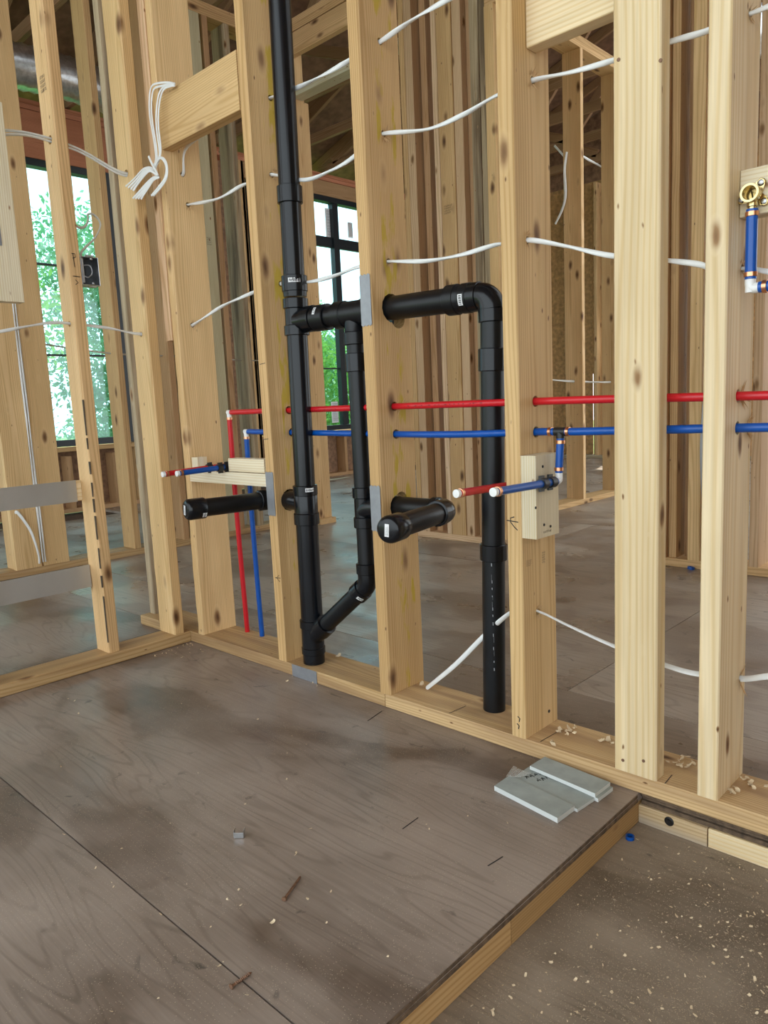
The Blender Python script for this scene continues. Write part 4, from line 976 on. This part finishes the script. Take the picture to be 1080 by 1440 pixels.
# ================================================================== MARKS on lumber
m_ = at(717, 732, 'y', 0)
strokes('pencil_mark', m_, (1, 0, 0), (0, 0, 1), [[(-.008, 0), (.022, -.002)], [(.012, .009), (.002, .006), (.002, -.003), (.012, -.014), (.020, -.020)]], .0011, 'ink', WA, 'black marker arrow')
for (px, py, w) in ((369, 512, .018), (373, 618, .020)):
    q = at(px, py, 'y', 0); strokes('pencil_mark', q, (1, 0, 0), (0, 0, 1), [[(-.012, 0), (w - .004, .002)]], .0009, 'ink', WA)
q = at(390, 813, 'y', 0); strokes('pencil_mark', q, (1, 0, 0), (0, 0, 1), [[(-.010, 0), (.016, .002)], [(.010, .010), (-.004, .001), (.012, -.010)]], .001, 'ink', WA)
for (px, py) in ((722, 1018), (723, 1008)):
    q = at(px, py, 'y', 0); strokes('pencil_mark', q, (1, 0, 0), (0, 0, 1), [[(.010, .004), (.016, 0), (.014, -.008)]], .0013, 'ink', WA)
q = at(101, 362, 'x', -.011); strokes('pencil_mark', q, (0, 1, 0), (0, 0, 1), [[(0, .012), (.010, .012), (.012, .002), (.002, -.002)], [(.004, .012), (.006, -.028)], [(-.002, -.055), (.02, -.056)], [(.004, -.066), (.012, -.074), (.003, -.080)]], .0011, 'ink', WB)
for px, py, w, h, rows, sd in ((748, 797, .032, .018, 4, 41), (770, 792, .022, .034, 5, 42)):
    q = at(px - 8, py, 'x', 1.3995); stamp(q, (0, 1, 0), (0, 0, 1), w * .7, h * .8, rows, WA, 'ink_soft', sd)
q = at(764, 750, 'x', 1.4385); stamp(q, (0, 1, 0), (0, 0, 1), .034, .007, 1, WA, 'ink_soft', 43)
q = at(60, 130, 'y', -.3005); stamp(Vector((-.075, -.3006, q.z)), (1, 0, 0), (0, 0, 1), .045, .05, 4, WB, 'ink', 44)
q = at(632, 300, 'y', YC); stamp((-.365, YC - .0008, q.z), (1, 0, 0), (0, 0, 1), .055, .05, 4, WC, 'ink_soft', 45)
q = at(312, 340, 'x', XD); stamp((XD + .0008, 1.36, q.z - .03), (0, 1, 0), (0, 0, 1), .04, .05, 4, WD, 'ink_soft', 46)
q = at(650, 280, 'y', YC)
# screws in the pale block and toe nails
for px, py in ((763, 656), (753, 714), (765, 738), (774, 740)):
    q = at(px, py, 'x', 1.4382); lo('screw', q, (1, 0, 0), [(0, .003), (.0012, .003)], 'ink', WA, 10)
for px, py in ((876, 1069), (905, 1070), (870, 84), (929, 85)):
    q = at(px, py, 'y', -.0002); lo('nail_head', q, (0, -1, 0), [(0, .0034), (.0010, .0034)], 'rust', WA, 10)
for px, py in ((772, 1000),):
    q = at(px, py, 'x', 1.3995); lo('nail_head', q, (1, 0, 0), [(0, .004), (.001, .004)], 'ink', WA, 10)
# layout lines on the plate and floor
for a, b_ in (((632, 1003), (655, 993)), ((760, 1043), (786, 1028)), ((935, 1102), (945, 1090))):
    p0, p1 = at(*a, 'z', .0385), at(*b_, 'z', .0385)
    strokes('pencil_mark', p0, (1, 0, 0), (0, 1, 0), [[(0, 0), (p1.x - p0.x, p1.y - p0.y)]], .0009, 'ink', WA)
for a, b_ in (((686, 1218), (707, 1205)), ((517, 1014), (537, 1000)), ((566, 1166), (588, 1150))):
    p0, p1 = at(*a, 'z', .0), at(*b_, 'z', .0)
    strokes('pencil_mark', p0, (1, 0, 0), (0, 1, 0), [[(0, 0), (p1.x - p0.x, p1.y - p0.y)]], .0012, 'ink', fl)

# ================================================================== LOOSE THINGS ON THE FLOOR
def piece(name, quad, z0, th, label, cat, group=None):
    P_ = [at(px, py, 'z', z0 + th) for px, py in quad]
    base = [Vector((p_.x, p_.y, z0)) for p_ in P_]
    n = 4; v = base + [Vector((p_.x, p_.y, z0 + th)) for p_ in P_]
    me = mesh(name, v, [(3, 2, 1, 0), (4, 5, 6, 7), (0, 1, 5, 4), (1, 2, 6, 5), (2, 3, 7, 6), (3, 0, 4, 7)])
    me.materials.append(M['board']); me.materials.append(M['board_edge'])
    bm = bmesh.new(); bm.from_mesh(me); bmesh.ops.recalc_face_normals(bm, faces=bm.faces[:]); bm.to_mesh(me); bm.free()
    for pl_ in me.polygons: pl_.material_index = 0 if abs(pl_.normal.z) > .5 else 1
    return tag(link(name, me, 'board'), label, cat, group)
piece('fibre_board_offcut', [(695, 1105), (784, 1150.5), (808, 1133), (717, 1090)], .0006, .0105, 'grey board offcut lying alone nearest the step, with a clear film scrap on its end', 'board offcut')
pc_ = piece('fibre_board_offcut', [(722, 1093), (812, 1138), (836, 1122), (744, 1078)], .0006, .0065, 'grey board offcut with black handwriting on it', 'board offcut')
piece('fibre_board_offcut', [(748, 1081), (841, 1123), (862, 1107), (772, 1068)], .0006, .0080, 'grey board offcut under the topmost one', 'board offcut')
piece('fibre_board_offcut', [(745, 1077), (837, 1116), (858, 1100), (766, 1064)], .0090, .0080, 'topmost grey board offcut leaning on the bottom plate', 'board offcut')
ha, hb_ = at(748, 1092, 'z', .0086), at(768, 1101, 'z', .0086); uu = (hb_ - ha).normalized(); vv_ = Vector((-uu.y, uu.x, 0))
def glyphs(seed, n):
    rd = random.Random(seed); out = []; x = 0
    for k in range(n):
        out.append([(x, rd.uniform(0, .002)), (x + .0035, rd.uniform(.004, .008)), (x + .005, rd.uniform(0, .003))]); out.append([(x, .004 + rd.uniform(-.001, .002)), (x + .005, .003)])
        x += .0075
    return out
for dy_, sd, n in ((.0, 5, 4), (-.020, 6, 5)):
    st = strokes('handwriting', at(742 + (0 if dy_ == 0 else 16), 1096 + (0 if dy_ == 0 else 4), 'z', .0071), (.35, .94, 0), (-.94, .35, 0), [[(a * 1.5, b * 1.9) for a, b in ln] for ln in glyphs(sd, n)], .0009, 'ink', pc_)
fq = [at(px, py, 'z', .010) for px, py in ((711, 1094), (722, 1077), (735, 1083), (748, 1089), (732, 1096))]
V = [p_ + Vector((0, 0, random.uniform(.0, .006))) for p_ in fq]; c = sum(fq, Vector()) / 5 + Vector((0, 0, .010)); V.append(c)
tag(link('plastic_film', mesh('film', V, [(0, 1, 5), (1, 2, 5), (2, 3, 5), (3, 4, 5), (4, 0, 5)]), 'film'), 'scrap of crumpled clear plastic film on the board offcuts', 'film scrap')
def nail(px0, px1, r, label, cat, mat, z=None, thread=False):
    zz = r + .0012; p0, p1 = at(*px0, 'z', zz), at(*px1, 'z', zz); d = (p1 - p0); Ln = d.length
    e = empty('screw' if thread else 'nail', label, cat, loc=(p0.x, p0.y, 0))
    prof = [(0, r * 1.9), (.0012, r * 2.1), (.0022, r * 1.1)]
    if thread:
        k = .008
        while k < Ln - .006: prof += [(k, r * .8), (k + .0012, r * 1.25), (k + .0024, r * .8)]; k += .0028
    prof += [(Ln - .004, r), (Ln, .0003)]
    o = lo('shank', p0 - e.location, d, prof, mat, e, 12); return e
nail((399, 1265), (423, 1232), .0022, 'long rusty nail lying on the raised floor', 'nail', 'rust')
nail((324, 1388), (354, 1367), .0022, 'dark screw lying across the plywood seam', 'screw', 'rust', thread=True)
# bent metal clip
bc_ = at(338, 1174, 'z', .0); MB = empty('metal_clip', 'small bent galvanised clip on the raised floor', 'metal clip', loc=bc_)
for x0, x1, z0, z1 in ((-.010, .010, .0008, .0022), ): 
    o = boxm(None, 'clip_base', x0, x1, -.012, .0, z0, z1, 'galv'); o.parent = MB
for dx in (-.010, .009):
    o = boxm(None, 'clip_prong', dx, dx + .0012, -.012, .0, .0022, .016, 'galv'); o.parent = MB
o = boxm(None, 'clip_face', -.0088, .009, -.0132, -.012, .0008, .012, 'galv'); o.parent = MB
MB.rotation_euler = (0, 0, .72)
# blue plastic collar on the recessed floor and a bit of blue further back
pb_ = at(886, 1180, 'z', ZL); v, f = lathe((0, 0, .0006), (0, 0, 1), [(0, .0085), (.007, .0085), (.007, .006), (.0012, .006)], 18); f.pop()
o = link('plastic_collar', mesh('collar', v, f), 'blue', None, 40); o.location = pb_; tag(o, 'small blue plastic collar lying on the lower floor by the step', 'plastic collar')
pb_ = at(975, 799, 'z', 0); v, f = lathe((0, 0, .0006), (.2, .1, 1), [(0, .016), (.012, .016), (.012, .011), (.002, .011)], 18); f.pop()
o = link('plastic_collar', mesh('collar', v, f), 'blue', None, 40); o.location = pb_ + Vector((0, -.03, 0)); tag(o, 'small blue plastic collar lying beyond the plumbing wall', 'plastic collar')

# ---- shavings
def shaving_mesh(seed, curl):
    rd = random.Random(seed); V = []; F = []; n = 6; Ln = rd.uniform(.7, 1.0); w = rd.uniform(.18, .34)
    for i in range(n + 1):
        t = i / n; a = curl * t; x = math.sin(a) / max(curl, .1) * Ln; z = (1 - math.cos(a)) / max(curl, .1) * Ln * .8
        ww = w * (1 - .6 * abs(t - .4)); sk = .15 * math.sin(t * 3 + seed)
        V += [(x - Ln / 2, -ww + sk, z), (x - Ln / 2, ww + sk, z + .03)]
    for i in range(n): F.append((2 * i, 2 * i + 2, 2 * i + 3, 2 * i + 1))
    k = len(V)
    V += [(a, b_, c_ + .05) for a, b_, c_ in V]
    for i in range(n): F.append((k + 2 * i, k + 2 * i + 1, k + 2 * i + 3, k + 2 * i + 2))
    for i in range(n): F += [(2 * i, k + 2 * i, k + 2 * i + 2, 2 * i + 2), (2 * i + 1, 2 * i + 3, k + 2 * i + 3, k + 2 * i + 1)]
    me = mesh('shaving', V, F); me.materials.append(M['shave']); return me
SM = [shaving_mesh(s, c_) for s, c_ in ((1, .5), (2, 1.3), (3, 2.2), (4, .8), (5, 3.2))]
def shaving(p, size, label, group):
    o = bpy.data.objects.new('wood_shaving', random.choice(SM)); COL.objects.link(o); o.location = p
    o.scale = (size, size, size); o.rotation_euler = (random.uniform(-.25, .25), random.uniform(-.2, .2), random.uniform(0, 6.28))
    return tag(o, label, 'wood shaving', group)
R1 = random.Random(77)
g1 = ('pale wood shaving on the lower floor', 'shavings on the lower floor'); g2 = ('pale wood shaving lying on the bottom plate', 'shavings on the bottom plate'); g3 = ('pale wood shaving on the raised floor', 'shavings on the raised floor')
low = []
while len(low) < 150:
    px, py = R1.uniform(640, 1080), R1.uniform(1150, 1440)
    q = at(px, py, 'z', ZL)
    if q.x < XE + .02 or q.y > -.01: continue
    wt = .25 + 1.1 * max(0, (px - 880) / 200) * max(0.2, 1 - abs(py - 1250) / 160)
    if R1.random() < wt: low.append(q)
for q in low: shaving(q + Vector((0, 0, .001)), R1.uniform(.0035, .0085), *g1)
for cx_, cy_, n, sp in ((800, 1029, 12, 9), (852, 1046, 6, 6), (960, 1074, 11, 10), (1056, 1104, 10, 14), (1033, 1115, 5, 6), (592, 964, 3, 4), (478, 924, 4, 3), (776, 1044, 2, 3), (236, 886, 2, 3)):
    for k in range(n):
        px, py = cx_ + R1.gauss(0, sp), cy_ + R1.gauss(0, sp * .45); q = at(px, py, 'z', .039)
        if .005 < q.y < .135: shaving(q + Vector((0, 0, .001 + R1.random() * .004)), R1.uniform(.010, .020), *g2)
for k in range(46):
    px, py = R1.uniform(0, 860), R1.uniform(930, 1430); q = at(px, py, 'z', 0)
    if q.x < XE - .02 and q.x > .02 and q.y < -.02: shaving(q + Vector((0, 0, .001)), R1.uniform(.003, .0075), *g3)
for k in range(26):
    t = R1.random(); x = .02 + R1.random() ** 2 * .12; y = -.015 - R1.random() ** 2 * .16
    shaving(Vector((x, y, .001)), R1.uniform(.004, .010), *g3)
for px, py in ((404, 958), (440, 960), (447, 965), (410, 952), (418, 1202), (384, 1297), (320, 1267), (436, 1166), (500, 975)):
    shaving(at(px, py, 'z', .001), .009, *g3)
# ---- saw dust: uncountable
def dust(name, n, gen, label, seed):
    rd = random.Random(seed); V = []; F = []
    for k in range(n):
        p_, s = gen(rd)
        if p_ is None: continue
        a = rd.uniform(0, 6.28); l = s * rd.uniform(.6, 1.6); w = s * rd.uniform(.25, .6); c_, s_ = math.cos(a), math.sin(a); i = len(V)
        for dx, dy, dz in ((-l, -w, 0), (l, -w, .0003), (l, w, .0), (-l, w, .0006)): V.append((p_.x + dx * c_ - dy * s_, p_.y + dx * s_ + dy * c_, p_.z + .0004 + dz))
        V.append((p_.x, p_.y, p_.z + s * .8)); F += [(i, i + 1, i + 4), (i + 1, i + 2, i + 4), (i + 2, i + 3, i + 4), (i + 3, i, i + 4)]
    return tag(link(name, mesh(name, V, F), 'dust'), label, 'sawdust', None, 'stuff')
def gl(rd):
    px, py = rd.uniform(560, 1080), rd.uniform(1130, 1440); q = at(px, py, 'z', ZL)
    if q.x < XE + .006 or q.y > -.003: return None, 0
    if rd.random() > .45 + .55 * (px - 600) / 480: return None, 0
    return q, rd.uniform(.0004, .0011) * (2 if rd.random() < .06 else 1)
dust('sawdust', 15000, gl, 'fine sawdust and chips over the lower floor', 5)
def gu(rd):
    px, py = rd.uniform(0, 880), rd.uniform(890, 1440); q = at(px, py, 'z', 0)
    if q.x > XE - .003 or q.y > -.003 or q.x < .003: return None, 0
    if rd.random() > .25 + .75 * max(0, min(1, noise.noise(q * 2.3) + .3)): return None, 0
    return q, rd.uniform(.0003, .0009)
dust('sawdust', 9000, gu, 'fine sawdust specks over the raised plywood floor', 6)

# ================================================================== BEYOND: cables, duct, wraps
def bgc(label, pts, r=.006, mat='cable'): return tag(tube('electrical_cable', bez(pts, 6), r, mat, None, 8, .7, 5), label, 'cable')
for k, dy in enumerate((0, .012)):
    a = at(25, 560, 'x', XD + .004)
    bgc('white cable stapled down the seam of the doubled flat post, %s' % ('left one' if k == 0 else 'right one'), [(XD + .006, .172 + dy, 1.6), (XD + .006, .172 + dy, 1.0), (XD + .006, .174 + dy, .5), (XD + .006, .176 + dy, .06)], .0055)
c0_ = at(22, 722, 'x', XD + .006)
bgc('looped white cable drooping from a hole in the flat post to the floor plate', [(XD - .01, c0_.y, c0_.z), (XD + .012, c0_.y + .01, c0_.z), (XD + .03, c0_.y + .055, c0_.z - .10), (XD + .03, c0_.y + .08, c0_.z - .22), (XD + .02, c0_.y + .085, .06)], .008)
fx = XF + .012
bgc('white cable dangling down a stud of the back partition', [at(797, 214, 'y', 3.585), at(794, 240, 'y', 3.58), at(795, 275, 'y', 3.58), at(790, 296, 'y', 3.58), at(781, 315, 'y', 3.58)], .010)
bgc('thin white cable crossing the back partition studs high up', [at(780, 205, 'y', 3.7), (XF - .07, 3.62, 2.40), at(812, 217, 'y', 3.75), at(830, 226, 'y', 3.95), at(843, 233, 'y', 4.15), at(866, 246, 'y', 4.3)], .008)
bgc('thin grey cable crossing the back partition studs at pipe height', [(XF - .07, 3.0, .93), (XF - .07, 3.62, .90), (XF - .07, 4.18, .89), (XF - .07, 4.8, .90)], .009, 'cable_g')
bgc('thin grey cable strung along the inner left studs', [(XD - .07, .2, 1.22), (XD - .07, .72, 1.16), (XD - .07, 1.15, 1.15), (XD - .07, 1.6, 1.13), (XD - .07, 1.9, 1.13)], .0055, 'cable_g')
cx1 = at(981, 600, 'y', YC - .01).x
bgc('grey conduit cable strapped down the stud pack beside the second doorway', [(cx1 + .045, YC - .012, 1.29), (cx1 + .045, YC - .014, 1.0), (cx1 + .028, YC - .014, .66), (cx1 + .030, YC - .014, .40), (cx1 + .055, YC - .012, .08)], .013, 'conduit')
for k, zz in enumerate((1.42, 1.16)):
    sb = boxm(None, 'conduit_strap', cx1 + .03, cx1 + .065, YC - .012, YC - .001, zz, zz + .09, 'galv'); tag(sb, 'galvanised strap on the far stud pack, %s' % ('upper one' if k == 0 else 'lower one'), 'metal strap')
# flexible duct above the left room
def duct(label, pts, r, corr, mat='duct'):
    pth = bez(pts, 14); V = []; F = []; seg = 18; up_ = Vector((0, 0, 1)); n = len(pth)
    for i, p_ in enumerate(pth):
        t = (pth[min(i + 1, n - 1)] - pth[max(i - 1, 0)]).normalized(); x = (up_ - t * up_.dot(t)).normalized(); y = t.cross(x); rr = r * (1 + corr * (1 if i % 2 else -1))
        for k in range(seg): a = 2 * math.pi * k / seg; V.append(p_ + x * rr * math.cos(a) + y * rr * math.sin(a))
    for i in range(n - 1):
        for k in range(seg): a = i * seg + k; b_ = i * seg + (k + 1) % seg; F.append((a, b_, b_ + seg, a + seg))
    return tag(link('flexible_duct', mesh('duct', V, F), mat, None, 60), label, 'duct')
duct('silver flexible air duct slung under the roof beyond the left wall', [(-3.1, -.7, 3.0), (-3.0, .1, 3.08), (-3.0, .7, 3.10), (-3.1, 1.3, 3.16), (-3.4, 2.1, 3.22)], .14, .035)
duct('silver flexible air duct showing at the far right under the roof', [(.55, 3.1, 2.86), (.75, 3.5, 2.80), (1.1, 4.0, 2.92), (1.6, 4.6, 3.05)], .13, .04)

# ================================================================== OUTDOORS
gd = slab('ground', [(-60, -30, -.8), (-4.22, -30, -.8), (-4.22, 40, -.8), (-60, 40, -.8)], -.2, (0, 0, 1), 'grass'); tag(gd, 'green lawn outside the windows', None, None, 'structure')
def tree(x, y, h, rad, label, mat, seed, n=15000):
    e = empty('tree', label, 'tree', None, loc=(x, y, -.8)); rd = random.Random(seed)
    tp = [Vector((0, 0, 0)), Vector((.1, .05, h * .35)), Vector((0, .1, h * .8))]
    v, f = sweep(bez(tp, 5), .13, 10); link('trunk', mesh('trunk', v, f), 'bark', e, 60)
    V = []; F = []
    cl = [(Vector((rd.uniform(-1, 1) * rad * .7, rd.uniform(-1, 1) * rad * .7, h * rd.uniform(.18, .95))), rad * rd.uniform(.35, .6)) for k in range(16)]
    for k in range(n):
        c_, r_ = rd.choice(cl); d = Vector((rd.gauss(0, 1), rd.gauss(0, 1), rd.gauss(0, 1))).normalized() * r_ * (rd.random() ** .4); p_ = c_ + d
        a = Vector((rd.gauss(0, 1), rd.gauss(0, 1), rd.gauss(0, 1))).normalized(); b_ = a.cross(Vector((rd.gauss(0, 1), rd.gauss(0, 1), rd.gauss(0, 1)))).normalized(); s = rd.uniform(.03, .075); i = len(V)
        V += [p_ - a * s, p_ + b_ * s * .45, p_ + a * s, p_ - b_ * s * .45]; F.append((i, i + 1, i + 2, i + 3))
    o = link('foliage', mesh('foliage', V, F), mat, e); o['kind'] = 'stuff'; return e
for i, (x, y, h, rad, mt, lb) in enumerate(((-8.2, 1.2, 5.2, 1.5, 'leaf', 'leafy green tree filling the tall window of three panes'), (-9.6, 5.0, 5.4, 1.7, 'leaf2', 'bluish green tree between the two outer windows'), (-8.6, 9.2, 3.0, 1.5, 'leaf', 'low leafy bush below the window with stickers'), (-15.5, 1.2, 6.6, 2.0, 'leaf', 'tall tree standing behind the other trees outside'), (-13.5, 11.5, 3.4, 2.0, 'leaf2', 'low tree growing in front of the pale house'))):
    tree(x, y, h, rad, lb, M[mt], 200 + i)
HS = empty('neighbouring_house', 'pale house with dark roof seen through the far window', 'house', loc=(-37, 31, -.8))
boxm(HS, 'wall', -3.0, 3.0, -4.0, 4.0, 0, 5.6, 'siding')
slab('roof', [(3.4, -4.4, 5.6), (3.4, 4.4, 5.6), (-3.4, 4.4, 5.6), (-3.4, -4.4, 5.6)], .3, (0, 0, 1), 'shingle', HS)
for yy in (-2.6, -.4, 1.8):
    w_ = boxm(HS, 'window', 3.0, 3.05, yy, yy + 1.0, 3.0, 4.6, 'frame')
